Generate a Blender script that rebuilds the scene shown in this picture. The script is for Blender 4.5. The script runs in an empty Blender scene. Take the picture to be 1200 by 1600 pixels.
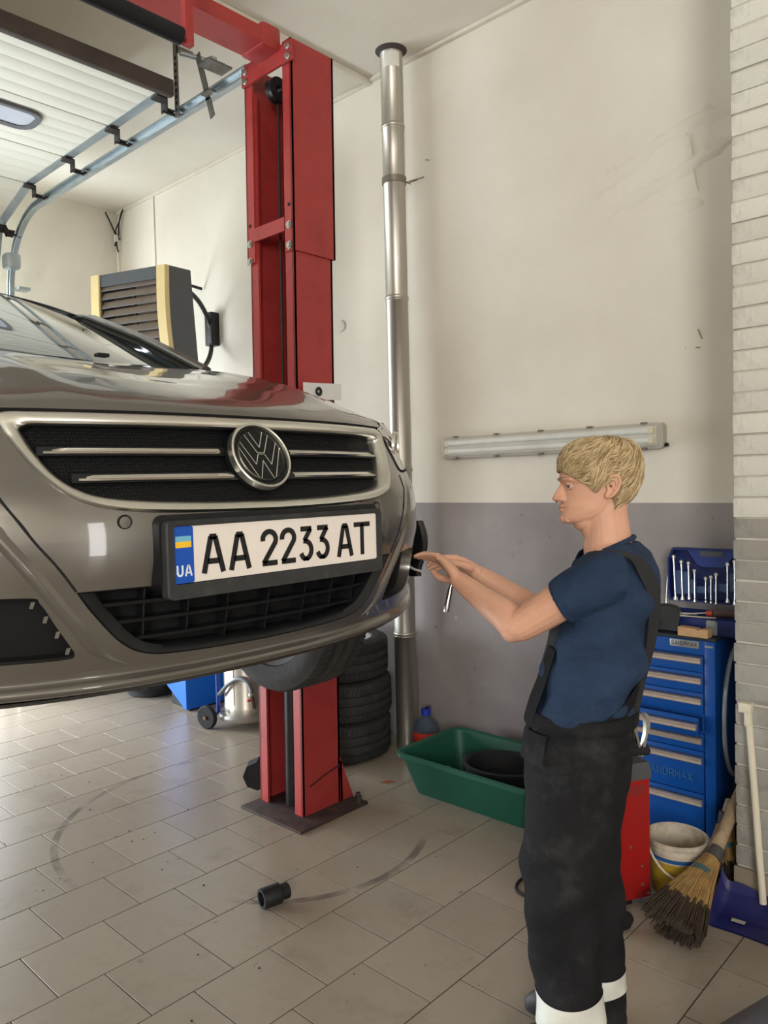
import bpy, bmesh, math, random
from mathutils import Vector as V, Matrix as M
from mathutils.geometry import delaunay_2d_cdt
random.seed(7)
PI = math.pi
scene = bpy.context.scene
COL = scene.collection

# ------------------------------------------------------------------ camera
CAM_R = V((0.683, -0.7295, -0.0248)); CAM_R.normalize()
cam_d = bpy.data.cameras.new('camera')
cam = bpy.data.objects.new('camera', cam_d); COL.objects.link(cam)
YAW, PITCH, ROLL = math.radians(43.152), math.radians(-2.2707), math.radians(-1.423)
_fw = V((math.cos(YAW)*math.cos(PITCH), math.sin(YAW)*math.cos(PITCH), math.sin(PITCH)))
_r = V((math.sin(YAW), -math.cos(YAW), 0)); _u = _r.cross(_fw)
_r2 = _r*math.cos(ROLL) + _u*math.sin(ROLL); _u2 = -_r*math.sin(ROLL) + _u*math.cos(ROLL)
cam.matrix_world = M(((_r2.x, _u2.x, -_fw.x, 0), (_r2.y, _u2.y, -_fw.y, 0), (_r2.z, _u2.z, -_fw.z, 1.62), (0, 0, 0, 1)))
cam_d.sensor_fit = 'VERTICAL'; cam_d.sensor_height = 36.0
cam_d.lens = 1201.6/1600*36.0
cam_d.clip_start = 0.05
scene.camera = cam

# ------------------------------------------------------------------ world, daylight, exposure
w = bpy.data.worlds.new('world'); scene.world = w; w.use_nodes = True
nt = w.node_tree; nt.nodes.clear()
bg = nt.nodes.new('ShaderNodeBackground'); wo = nt.nodes.new('ShaderNodeOutputWorld')
bg.inputs['Color'].default_value = (0.80, 0.90, 1.0, 1); bg.inputs['Strength'].default_value = 1.6
nt.links.new(bg.outputs[0], wo.inputs[0])
def area(name, loc, target, sx, sy, power, col):
    l = bpy.data.lights.new(name, 'AREA'); l.shape = 'RECTANGLE'; l.size = sx; l.size_y = sy; l.energy = power; l.color = col
    o = bpy.data.objects.new(name, l); COL.objects.link(o); o.location = loc
    o.rotation_euler = (V(target)-V(loc)).to_track_quat('-Z', 'Y').to_euler()
    return o
area('daylight_gate', (-0.6, 7.0, 1.75), (-0.6, 0.0, 1.75), 5.6, 3.1, 740, (0.88, 0.95, 1.0))
area('daylight_side_window', (-4.38, -3.35, 2.65), (3.0, -3.35, 2.65), 1.9, 2.1, 320, (1.0, 0.97, 0.93))
area('daylight_rear_door', (-0.05, -6.3, 1.5), (-0.05, 0.0, 1.5), 0.6, 3.0, 45, (1.0, 0.96, 0.92))
scene.view_settings.view_transform = 'Standard'; scene.view_settings.look = 'None'
scene.view_settings.gamma = 1.0; scene.view_settings.use_curve_mapping = False
scene.view_settings.exposure = 0.20

# ------------------------------------------------------------------ materials
def lin(c):
    return tuple(((x/255)/12.92 if x/255 <= 0.04045 else ((x/255+0.055)/1.055)**2.4) for x in c)
MATS = {}
def mat(name, col, rough=0.5, metal=0.0, var=0.12, scale=6.0, bump=0.0, bscale=60.0, coat=0.0, spec=0.5, trans=0.0, ior=1.45,
        alpha=1.0, dirt=None, dirt_amt=0.5, dirt_scale=3.0, stretch=None, randobj=0.0, emit=0.0, dirt_lo=0.5, bdist=0.01):
    if name in MATS: return MATS[name]
    m = bpy.data.materials.new(name); m.use_nodes = True; MATS[name] = m
    n, l = m.node_tree.nodes, m.node_tree.links
    b = n['Principled BSDF']; c = lin(col)
    tc = n.new('ShaderNodeTexCoord'); src = tc.outputs['Object']
    if stretch:
        mp = n.new('ShaderNodeMapping'); mp.inputs['Scale'].default_value = stretch; l.new(src, mp.inputs[0]); src = mp.outputs[0]
    nz = n.new('ShaderNodeTexNoise'); nz.inputs['Scale'].default_value = scale; nz.inputs['Detail'].default_value = 6; nz.inputs['Roughness'].default_value = 0.6
    l.new(src, nz.inputs['Vector'])
    rp = n.new('ShaderNodeValToRGB'); rp.color_ramp.elements[0].position = 0.3; rp.color_ramp.elements[1].position = 0.7
    rp.color_ramp.elements[0].color = tuple(x*(1-var) for x in c)+(1,); rp.color_ramp.elements[1].color = tuple(min(1, x*(1+var)) for x in c)+(1,)
    l.new(nz.outputs['Fac'], rp.inputs[0]); out = rp.outputs[0]
    if dirt:
        n2 = n.new('ShaderNodeTexNoise'); n2.inputs['Scale'].default_value = dirt_scale; n2.inputs['Detail'].default_value = 8; n2.inputs['Roughness'].default_value = 0.7
        l.new(src, n2.inputs['Vector'])
        r2 = n.new('ShaderNodeValToRGB'); r2.color_ramp.elements[0].position = dirt_lo; r2.color_ramp.elements[1].position = dirt_lo+0.22
        r2.color_ramp.elements[0].color = (0, 0, 0, 1); r2.color_ramp.elements[1].color = (dirt_amt,)*3+(1,)
        l.new(n2.outputs['Fac'], r2.inputs[0])
        mx = n.new('ShaderNodeMixRGB'); l.new(r2.outputs[0], mx.inputs[0]); l.new(out, mx.inputs[1]); mx.inputs[2].default_value = lin(dirt)+(1,)
        out = mx.outputs[0]
    if randobj:
        oi = n.new('ShaderNodeObjectInfo'); mr = n.new('ShaderNodeMapRange'); mr.inputs['To Min'].default_value = 1-randobj; mr.inputs['To Max'].default_value = 1+randobj
        l.new(oi.outputs['Random'], mr.inputs[0])
        hs = n.new('ShaderNodeHueSaturation'); l.new(mr.outputs[0], hs.inputs['Value']); l.new(out, hs.inputs['Color']); out = hs.outputs[0]
    l.new(out, b.inputs['Base Color'])
    b.inputs['Roughness'].default_value = rough; b.inputs['Metallic'].default_value = metal
    b.inputs['Coat Weight'].default_value = coat; b.inputs['Coat Roughness'].default_value = 0.04
    b.inputs['Specular IOR Level'].default_value = spec; b.inputs['IOR'].default_value = ior
    b.inputs['Transmission Weight'].default_value = trans; b.inputs['Alpha'].default_value = alpha
    if emit: l.new(out, b.inputs['Emission Color']); b.inputs['Emission Strength'].default_value = emit
    if bump:
        nb = n.new('ShaderNodeTexNoise'); nb.inputs['Scale'].default_value = bscale; nb.inputs['Detail'].default_value = 5; l.new(src, nb.inputs['Vector'])
        bp = n.new('ShaderNodeBump'); bp.inputs['Strength'].default_value = bump; bp.inputs['Distance'].default_value = bdist
        l.new(nb.outputs['Fac'], bp.inputs['Height']); l.new(bp.outputs[0], b.inputs['Normal'])
    return m

# ------------------------------------------------------------------ mesh builder
def basis(d):
    d = V(d).normalized(); a = V((0, 0, 1)) if abs(d.z) < 0.9 else V((1, 0, 0))
    x = a.cross(d).normalized(); return x, d.cross(x).normalized(), d
def smooth_path(pts, n=8, closed=False):
    P = [V(p) for p in pts]; out = []; k = len(P)
    rng = range(k if closed else k-1)
    for i in rng:
        if closed: a, b, c, d = P[(i-1) % k], P[i], P[(i+1) % k], P[(i+2) % k]
        else: a, b, c, d = P[max(i-1, 0)], P[i], P[i+1], P[min(i+2, k-1)]
        for j in range(n):
            t = j/n
            out.append(0.5*((2*b)+(c-a)*t+(2*a-5*b+4*c-d)*t*t+(3*b-a-3*c+d)*t**3))
    if not closed: out.append(P[-1])
    return out
class MB:
    def __init__(s): s.v = []; s.f = []; s.mi = []; s.cur = 0
    def add(s, vs, fs):
        o = len(s.v); s.v += [tuple(v) for v in vs]; s.f += [tuple(i+o for i in f) for f in fs]; s.mi += [s.cur]*len(fs); return s
    def box(s, lo, hi, bev=0.0, rot=None, piv=None):
        x0, y0, z0 = lo; x1, y1, z1 = hi
        if bev <= 0:
            vs = [(x0,y0,z0),(x1,y0,z0),(x1,y1,z0),(x0,y1,z0),(x0,y0,z1),(x1,y0,z1),(x1,y1,z1),(x0,y1,z1)]
            fs = [(0,3,2,1),(4,5,6,7),(0,1,5,4),(1,2,6,5),(2,3,7,6),(3,0,4,7)]
        else:
            bm = bmesh.new(); bmesh.ops.create_cube(bm, size=1.0)
            bmesh.ops.scale(bm, vec=(x1-x0, y1-y0, z1-z0), verts=bm.verts); bmesh.ops.translate(bm, vec=((x0+x1)/2, (y0+y1)/2, (z0+z1)/2), verts=bm.verts)
            bmesh.ops.bevel(bm, geom=bm.edges[:], offset=bev, segments=2, affect='EDGES', profile=0.6)
            bm.verts.index_update(); vs = [v.co.copy() for v in bm.verts]; fs = [tuple(v.index for v in f.verts) for f in bm.faces]; bm.free()
        if rot is not None:
            p = V(piv) if piv is not None else V(((x0+x1)/2, (y0+y1)/2, (z0+z1)/2))
            vs = [rot @ (V(v)-p)+p for v in vs]
        return s.add(vs, fs)
    def cyl(s, p0, p1, r0, r1=None, n=16, cap=True):
        r1 = r0 if r1 is None else r1; p0, p1 = V(p0), V(p1); x, y, d = basis(p1-p0); vs = []
        for p, r in ((p0, r0), (p1, r1)):
            for i in range(n):
                a = 2*PI*i/n; vs.append(p+x*(r*math.cos(a))+y*(r*math.sin(a)))
        fs = [(i, (i+1) % n, n+(i+1) % n, n+i) for i in range(n)]
        if cap: fs += [tuple(reversed(range(n))), tuple(range(n, 2*n))]
        return s.add(vs, fs)
    def tube(s, pts, r, n=8, cap=True, closed=False):
        P = [V(p) for p in pts]; k = len(P); R = r if isinstance(r, (list, tuple)) else [r]*k
        vs = []; x = None
        for i in range(k):
            if closed: t = P[(i+1) % k]-P[i-1]
            else: t = P[min(i+1, k-1)]-P[max(i-1, 0)]
            t.normalize()
            if x is None: x = basis(t)[0]
            x = (x-t*x.dot(t)); x.normalize(); y = t.cross(x)
            for j in range(n):
                a = 2*PI*j/n; vs.append(P[i]+x*(R[i]*math.cos(a))+y*(R[i]*math.sin(a)))
        fs = []
        for i in range(k if closed else k-1):
            a, b = i*n, ((i+1) % k)*n
            fs += [(a+j, a+(j+1) % n, b+(j+1) % n, b+j) for j in range(n)]
        if cap and not closed: fs += [tuple(reversed(range(n))), tuple(range((k-1)*n, k*n))]
        return s.add(vs, fs)
    def lathe(s, prof, n=32, mtx=None, closed=False, ang=2*PI):
        k = len(prof); full = abs(ang-2*PI) < 1e-6; m_ = n if full else n+1; vs = []
        for i in range(m_):
            a = ang*i/n
            for r, z in prof: vs.append(V((r*math.cos(a), r*math.sin(a), z)))
        if mtx is not None: vs = [mtx @ v for v in vs]
        fs = []
        for i in range(n):
            a, b = i*k, ((i+1) % m_)*k
            for j in range(k if closed else k-1):
                j2 = (j+1) % k; fs.append((a+j, b+j, b+j2, a+j2))
        return s.add(vs, fs)
    def prism(s, poly, fn, t0, t1):
        k = len(poly); vs = [fn(p[0], p[1], t0) for p in poly]+[fn(p[0], p[1], t1) for p in poly]
        return s.add(vs, [tuple(reversed(range(k))), tuple(range(k, 2*k))]+[(i, (i+1) % k, k+(i+1) % k, k+i) for i in range(k)])
    def loft(s, rings, cap=True, closed=True):
        n = len(rings[0]); vs = [v for r in rings for v in r]; fs = []
        for i in range(len(rings)-1):
            a, b = i*n, (i+1)*n
            fs += [(a+j, a+(j+1) % n, b+(j+1) % n, b+j) for j in range(n if closed else n-1)]
        if cap and closed: fs += [tuple(reversed(range(n))), tuple(range((len(rings)-1)*n, len(rings)*n))]
        return s.add(vs, fs)
    def grid(s, fn, nu, nv):
        vs = [fn(i/nu, j/nv) for j in range(nv+1) for i in range(nu+1)]
        return s.add(vs, [(j*(nu+1)+i, j*(nu+1)+i+1, (j+1)*(nu+1)+i+1, (j+1)*(nu+1)+i) for j in range(nv) for i in range(nu)])
    def sphere(s, c, r, n=16, m=10, sc=(1, 1, 1)):
        prof = [(max(1e-4, r*math.sin(PI*i/m)), -r*math.cos(PI*i/m)) for i in range(m+1)]
        return s.lathe(prof, n, M.Translation(V(c)) @ M.Diagonal((*sc, 1)))
    def xf(s, mtx): s.v = [tuple(mtx @ V(v)) for v in s.v]; return s
    def warp(s, fn): s.v = [tuple(fn(V(v))) for v in s.v]; return s
    def mesh(s, name, off=None, angle=35, weld=False, flip=True):
        me = bpy.data.meshes.new(name)
        vs = s.v if off is None else [(v[0]-off[0], v[1]-off[1], v[2]-off[2]) for v in s.v]
        me.from_pydata(vs, [], s.f); me.update()
        if any(s.mi): me.polygons.foreach_set('material_index', s.mi)
        bm = bmesh.new(); bm.from_mesh(me)
        if weld: bmesh.ops.remove_doubles(bm, verts=bm.verts, dist=1e-5)
        if flip: bmesh.ops.recalc_face_normals(bm, faces=bm.faces)
        bm.to_mesh(me); bm.free()
        me.shade_smooth()
        if angle < 180: me.set_sharp_from_angle(angle=math.radians(angle))
        return me
def link(name, me, m, parent=None):
    o = bpy.data.objects.new(name, me)
    if m is not None:
        for x in (m if isinstance(m, (list, tuple)) else [m]): me.materials.append(x)
    COL.objects.link(o); o.parent = parent; return o
def thing(name, label, cat, loc=(0, 0, 0), rotz=0.0, group=None):
    o = bpy.data.objects.new(name, None); COL.objects.link(o); o.empty_display_size = 0.1
    o.location = loc; o.rotation_euler = (0, 0, rotz); o['label'] = label; o['category'] = cat
    if group: o['group'] = group
    return o
def part(name, mb, m, root, label=None, local=False, parent=None, angle=35, weld=False, flip=True):
    """mb in world coordinates (local=False) or in the root's own frame; parent may be another part of the same thing"""
    off = None if local else root.location
    o = link(name, mb.mesh(name, off, angle, weld, flip), m, parent or root)
    if label: o['label'] = label
    return o
def solo(name, mb, m, label, cat, group=None, angle=35, weld=False, loc=None):
    """a thing that is one mesh; origin at its base"""
    if loc is None:
        xs = [v[0] for v in mb.v]; ys = [v[1] for v in mb.v]; zs = [v[2] for v in mb.v]
        loc = ((min(xs)+max(xs))/2, (min(ys)+max(ys))/2, min(zs))
    o = link(name, mb.mesh(name, loc, angle, weld), m); o.location = loc; o['label'] = label; o['category'] = cat
    if group: o['group'] = group
    return o
def struct(name, mb, m, parent=None, angle=35, label=None):
    o = link(name, mb.mesh(name, None, angle), m, parent)
    o['kind'] = 'structure'
    if label: o['label'] = label
    return o
def copy_tree(o, parent=None):
    c = o.copy(); COL.objects.link(c); c.parent = parent
    for ch in list(o.children): copy_tree(ch, c)
    return c
def px_of(p):
    d = V(p)-V((0, 0, 1.62)); z = d.dot(_fw)
    if z < 0.05: return None
    return 600+1201.6*d.dot(_r2)/z, 800-1201.6*d.dot(_u2)/z
def at(x, y, depth):
    """a point at a given distance along the view direction (used only to lay out the figure)"""
    return V((0, 0, 1.62))+(_r2*((x-600)/1201.6)+_u2*((800-y)/1201.6)+_fw)*depth
# ------------------------------------------------------------------ the room
XW, YB, ZC = 3.6, 6.64, 4.15            # lamp wall, gate wall, ceiling
XL, YF = -4.2, -6.0
GREY_Z = 1.485
def wall_paint(name, two_tone=True):
    m = bpy.data.materials.new(name); m.use_nodes = True
    n, l = m.node_tree.nodes, m.node_tree.links; b = n['Principled BSDF']
    geo = n.new('ShaderNodeNewGeometry'); sep = n.new('ShaderNodeSeparateXYZ'); l.new(geo.outputs['Position'], sep.inputs[0])
    def noise(s, d=6, r=0.6, st=None):
        q = n.new('ShaderNodeTexNoise'); q.inputs['Scale'].default_value = s; q.inputs['Detail'].default_value = d; q.inputs['Roughness'].default_value = r
        if st:
            mp = n.new('ShaderNodeMapping'); mp.inputs['Scale'].default_value = st; l.new(geo.outputs['Position'], mp.inputs[0]); l.new(mp.outputs[0], q.inputs['Vector'])
        else: l.new(geo.outputs['Position'], q.inputs['Vector'])
        return q.outputs['Fac']
    def ramp(f, p0, c0, p1, c1):
        r = n.new('ShaderNodeValToRGB'); r.color_ramp.elements[0].position = p0; r.color_ramp.elements[1].position = p1
        r.color_ramp.elements[0].color = (*c0, 1); r.color_ramp.elements[1].color = (*c1, 1); l.new(f, r.inputs[0]); return r.outputs[0]
    def mix(f, a, c, mode='MIX'):
        x = n.new('ShaderNodeMixRGB'); x.blend_type = mode
        if isinstance(f, float): x.inputs[0].default_value = f
        else: l.new(f, x.inputs[0])
        l.new(a, x.inputs[1])
        if isinstance(c, tuple): x.inputs[2].default_value = (*c, 1)
        else: l.new(c, x.inputs[2])
        return x.outputs[0]
    up = ramp(noise(1.3), 0.35, lin((214, 208, 195)), 0.7, lin((225, 220, 208)))
    up = mix(ramp(noise(3.2, 10, 0.75), 0.66, (0, 0, 0), 0.78, (0.35,)*3), up, lin((168, 158, 140)))
    up = mix(ramp(noise(22, 4, 0.6), 0.74, (0, 0, 0), 0.78, (0.5,)*3), up, lin((130, 122, 110)))
    col = up
    if two_tone:
        lo = ramp(noise(2.1, 7, 0.65), 0.35, lin((140, 133, 132)), 0.7, lin((157, 149, 147)))
        lo = mix(ramp(noise(5.5, 9, 0.75), 0.60, (0, 0, 0), 0.72, (0.4,)*3), lo, lin((110, 102, 98)))
        lo = mix(ramp(noise(14, 6, 0.7), 0.67, (0, 0, 0), 0.71, (0.75,)*3), lo, lin((70, 64, 62)))
        lo = mix(ramp(noise(9, 6, 0.7, (1, 1, 2.2)), 0.70, (0, 0, 0), 0.73, (0.5,)*3), lo, lin((200, 196, 196)))
        st = n.new('ShaderNodeMath'); st.operation = 'GREATER_THAN'; st.inputs[1].default_value = GREY_Z; l.new(sep.outputs['Z'], st.inputs[0])
        x = n.new('ShaderNodeMixRGB'); l.new(st.outputs[0], x.inputs[0]); l.new(lo, x.inputs[1]); l.new(up, x.inputs[2]); col = x.outputs[0]
    l.new(col, b.inputs['Base Color']); b.inputs['Roughness'].default_value = 0.62; b.inputs['Specular IOR Level'].default_value = 0.35
    bp = n.new('ShaderNodeBump'); bp.inputs['Strength'].default_value = 0.35; bp.inputs['Distance'].default_value = 0.02
    l.new(noise(3.0, 9, 0.6), bp.inputs['Height']); l.new(bp.outputs[0], b.inputs['Normal'])
    return m
M_WALL = wall_paint('wall_paint'); M_CEIL = wall_paint('ceiling_paint', False)
M_BRICK = mat('painted_brick', (206, 204, 194), 0.6, var=0.07, scale=9, bump=0.5, bscale=30, dirt=(150, 146, 138), dirt_amt=0.5, dirt_scale=7, randobj=0.06)
M_BRICK_LO = mat('painted_brick_grey', (150, 146, 138), 0.6, var=0.1, scale=9, bump=0.5, bscale=30, dirt=(104, 100, 94), dirt_amt=0.6, dirt_scale=7, randobj=0.06)
M_MORTAR = mat('mortar_painted', (186, 182, 170), 0.8, var=0.1, scale=20, bump=0.4)
M_WHITE = mat('white_trim', (214, 208, 194), 0.5, var=0.06, scale=10)

# floor: grout bed and single tiles in running bond
fl = MB().box((XL, YF, -0.12), (XW, YB+0.6, -0.0024))
floor = struct('floor', fl, mat('grout', (54, 47, 41), 0.9, var=0.2, scale=30))
M_TILE = mat('tile', (152, 141, 126), 0.30, var=0.06, scale=5, spec=0.5, dirt=(128, 114, 98), dirt_amt=0.55, dirt_scale=5.5, randobj=0.05, bump=0.05, bscale=9, dirt_lo=0.52)
def skid(m, arcs):
    n, l = m.node_tree.nodes, m.node_tree.links; b = n['Principled BSDF']; src = b.inputs['Base Color'].links[0].from_socket
    geo = n.new('ShaderNodeNewGeometry')
    for (cx, cy, R, wd, (nx, ny), k, amt) in arcs:
        vm = n.new('ShaderNodeVectorMath'); vm.operation = 'SUBTRACT'; l.new(geo.outputs['Position'], vm.inputs[0]); vm.inputs[1].default_value = (cx, cy, 0)
        ln = n.new('ShaderNodeVectorMath'); ln.operation = 'LENGTH'; l.new(vm.outputs[0], ln.inputs[0])
        d = n.new('ShaderNodeMath'); d.operation = 'COMPARE'; l.new(ln.outputs['Value'], d.inputs[0]); d.inputs[1].default_value = R; d.inputs[2].default_value = wd
        dt = n.new('ShaderNodeVectorMath'); dt.operation = 'DOT_PRODUCT'; l.new(vm.outputs[0], dt.inputs[0]); dt.inputs[1].default_value = (nx, ny, 0)
        g = n.new('ShaderNodeMapRange'); g.inputs['From Min'].default_value = k*R; g.inputs['From Max'].default_value = (k+0.12)*R; l.new(dt.outputs['Value'], g.inputs[0])
        nz = n.new('ShaderNodeTexNoise'); nz.inputs['Scale'].default_value = 7; l.new(geo.outputs['Position'], nz.inputs['Vector'])
        mr = n.new('ShaderNodeMapRange'); mr.inputs['From Min'].default_value = 0.35; mr.inputs['From Max'].default_value = 0.6; mr.inputs['To Max'].default_value = amt; l.new(nz.outputs['Fac'], mr.inputs[0])
        m1 = n.new('ShaderNodeMath'); m1.operation = 'MULTIPLY'; l.new(d.outputs[0], m1.inputs[0]); l.new(g.outputs[0], m1.inputs[1])
        m2 = n.new('ShaderNodeMath'); m2.operation = 'MULTIPLY'; l.new(m1.outputs[0], m2.inputs[0]); l.new(mr.outputs[0], m2.inputs[1])
        mx = n.new('ShaderNodeMixRGB'); l.new(m2.outputs[0], mx.inputs[0]); l.new(src, mx.inputs[1]); mx.inputs[2].default_value = (*lin((92, 84, 78)), 1); src = mx.outputs[0]
    # small dark scuffs and boot marks
    for (sc, lo, hi, amt, colr) in ((16, 0.66, 0.70, 0.6, (96, 84, 72)), (3.4, 0.56, 0.75, 0.5, (112, 100, 86)), (42, 0.70, 0.73, 0.7, (70, 60, 52))):
        nz = n.new('ShaderNodeTexNoise'); nz.inputs['Scale'].default_value = sc; nz.inputs['Detail'].default_value = 7; nz.inputs['Roughness'].default_value = 0.65; l.new(geo.outputs['Position'], nz.inputs['Vector'])
        mr = n.new('ShaderNodeMapRange'); mr.inputs['From Min'].default_value = lo; mr.inputs['From Max'].default_value = hi; mr.inputs['To Max'].default_value = amt; l.new(nz.outputs['Fac'], mr.inputs[0])
        mx = n.new('ShaderNodeMixRGB'); l.new(mr.outputs[0], mx.inputs[0]); l.new(src, mx.inputs[1]); mx.inputs[2].default_value = (*lin(colr), 1); src = mx.outputs[0]
    l.new(src, b.inputs['Base Color'])
skid(M_TILE, [(2.225, 3.071, 0.867, 0.016, (-0.6, 0.8), 0.55, 0.75), (2.265, 2.76, 0.617, 0.017, (-0.25, -0.97), 0.62, 0.8)])
TX, TY, GAP = 0.3033, 0.3038, 0.0042
def tile_mesh(mb, cx, cy, dz=0.0, sx=TX, sy=TY):
    hx, hy, c = (sx-GAP)/2, (sy-GAP)/2, 0.0008
    vs = [(cx+a*(hx-i*c), cy+b*(hy-i*c), z+dz) for z, i in ((-0.0045, 0), (-0.0006, 0), (0.0, 1)) for a, b in ((-1, -1), (1, -1), (1, 1), (-1, 1))]
    fs = [(8, 9, 10, 11)]+[(k*4+i, k*4+(i+1) % 4, k*4+4+(i+1) % 4, k*4+4+i) for k in (0, 1) for i in range(4)]
    mb.add(vs, fs)
one = MB(); tile_mesh(one, 0, 0); TILE = one.mesh('tile', angle=20); TILE.materials.append(M_TILE)
rest = MB(); cand = []
k0 = int((3.0317-YB-0.5)/TY)-1
for k in range(k0, int((3.0317-YF)/TY)+1):
    cy = 3.0317-(k+0.5)*TY
    off = 0.255 if k % 2 == 0 else 0.10
    i = int((XL-off)/TX)
    while off+(i+1)*TX < XW+0.29:
        cx = off+(i+0.5)*TX; i += 1
        if cx < XL or cy < YF+0.15: continue
        sx = TX
        if cx+TX/2 > XW: continue
        q = px_of((cx, cy, 0)); vis = q and -70 < q[0] < 1270 and -50 < q[1] < 1690
        cand.append((cx, cy, vis, cx*cx+cy*cy))
vis = sorted([c for c in cand if c[2]], key=lambda c: c[3]); keep = set(id(c) for c in vis[:300])
for c in cand:
    if id(c) in keep:
        o = bpy.data.objects.new('tile', TILE); COL.objects.link(o); o.parent = floor
        o.location = (c[0], c[1], random.uniform(-0.0003, 0.0003)); o.rotation_euler = (random.uniform(-1, 1)*0.0012, random.uniform(-1, 1)*0.0012, 0)
    else: tile_mesh(rest, c[0], c[1])
# cut tiles along the lamp wall
for k in range(k0, int((3.0317-YF)/TY)+1):
    cy = 3.0317-(k+0.5)*TY; off = 0.255 if k % 2 == 0 else 0.10
    i = math.floor((XW-off)/TX); x0 = off+i*TX
    if XW-x0 > 0.03: tile_mesh(rest, (x0+XW)/2, cy, 0, XW-x0, TY)
o = link('tile_field', rest.mesh('tile_field', angle=20), M_TILE, floor); o['kind'] = 'stuff'

# walls
struct('wall_right', MB().box((XW, YF-0.2, -0.12), (XW+0.25, YB+0.25, ZC+0.2)), M_WALL)
gx0, gx1, gz = -3.4, 2.42, 3.35             # gate opening in the far wall
bw = MB().box((gx1, YB, -0.12), (XW, YB+0.25, ZC+0.2)); bw.box((XL-0.2, YB, -0.12), (gx0, YB+0.25, ZC+0.2)); bw.box((gx0, YB, gz), (gx1, YB+0.25, ZC+0.2))
struct('wall_back', bw, M_WALL)
lw = MB(); oy0, oy1, oz, ob = -4.3, -2.4, 3.7, 1.6      # tall window in the left wall
lw.box((XL-0.25, oy0, -0.12), (XL, oy1, ob))
lw.box((XL-0.25, YF-0.2, -0.12), (XL, oy0, ZC+0.2)); lw.box((XL-0.25, oy1, -0.12), (XL, YB+0.25, ZC+0.2)); lw.box((XL-0.25, oy0, oz), (XL, oy1, ZC+0.2))
struct('wall_left', lw, M_WALL)
fw_w = MB().box((XL-0.2, YF-0.25, -0.12), (-0.35, YF, ZC+0.2)); fw_w.box((0.25, YF-0.25, -0.12), (XW, YF, ZC+0.2)); fw_w.box((-0.35, YF-0.25, 3.0), (0.25, YF, ZC+0.2))
struct('wall_front', fw_w, M_WALL)
struct('ceiling', MB().box((XL-0.2, YF-0.2, ZC), (XW, YB+0.2, ZC+0.15)), M_CEIL)
struct('trim_1', MB().box((-3.0, 3.39, ZC-0.035), (XW, 3.425, ZC), 0.006), M_WHITE)
struct('trim_2', MB().box((XW-0.03, -1.0, ZC-0.022), (XW, 3.39, ZC), 0.005), M_WHITE)
struct('trim_3', MB().box((XW-0.012, 3.43, ZC-0.03), (XW, YB, ZC), 0.004), M_WHITE)
struct('trim_4', MB().cyl((XW-0.008, YB-0.008, 0), (XW-0.008, YB-0.008, ZC-0.35), 0.016, n=8), M_WHITE)
# the patched, cracked plaster high on the lamp wall
pt = MB()
def lump(y0, z0, y1, z1, w, h, n=14):
    rings = []
    for i in range(n+1):
        t = i/n; e = math.sin(PI*t)**0.5
        cy = y0+(y1-y0)*t+random.uniform(-1, 1)*0.006; cz = z0+(z1-z0)*t+random.uniform(-1, 1)*0.008; ww = max(0.002, w*e*random.uniform(0.7, 1.3)); hh = max(0.0008, h*e)
        rings.append([(XW+0.002, cy, cz-ww), (XW-hh, cy, cz-ww*0.2), (XW-hh*0.7, cy, cz+ww*0.4), (XW+0.002, cy, cz+ww)])
    pt.loft(rings, cap=False, closed=False)
lump(1.98, 2.98, 1.50, 3.20, 0.045, 0.014); lump(1.60, 3.18, 1.16, 3.25, 0.050, 0.016); lump(1.85, 2.90, 1.42, 3.02, 0.05, 0.013); lump(1.50, 3.0, 1.20, 3.10, 0.045, 0.018)
lump(1.42, 3.24, 1.36, 2.90, 0.05, 0.010); lump(1.20, 3.23, 1.12, 2.98, 0.05, 0.014); lump(1.66, 2.86, 1.33, 2.85, 0.05, 0.010); lump(1.9, 3.06, 1.7, 3.12, 0.04, 0.010)
struct('trim_5', pt, M_WALL, angle=80, label='cracked plaster patch')
ck = MB()
for (y, z, ln, a) in [(1.36, 2.26, 0.05, 1.2), (1.37, 2.20, 0.02, 0.1), (1.2, 2.62, 0.02, 0.6), (3.9, 3.86, 0.05, 0.3), (2.95, 3.52, 0.03, 0.4)]:
    ck.box((XW-0.003, y-ln/2, z-0.003), (XW+0.002, y+ln/2, z+0.003), rot=M.Rotation(a, 3, 'X'))
struct('trim_6', ck, mat('plaster_chip', (150, 140, 124), 0.8), label='small chips in the plaster')
# plastic conduit down the back of the lamp wall and wires in the corner
struct('trim_7', MB().tube([(XW-0.006, 6.0, ZC), (XW-0.006, 6.0, 3.2)], 0.007, 6), M_WHITE)

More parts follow.
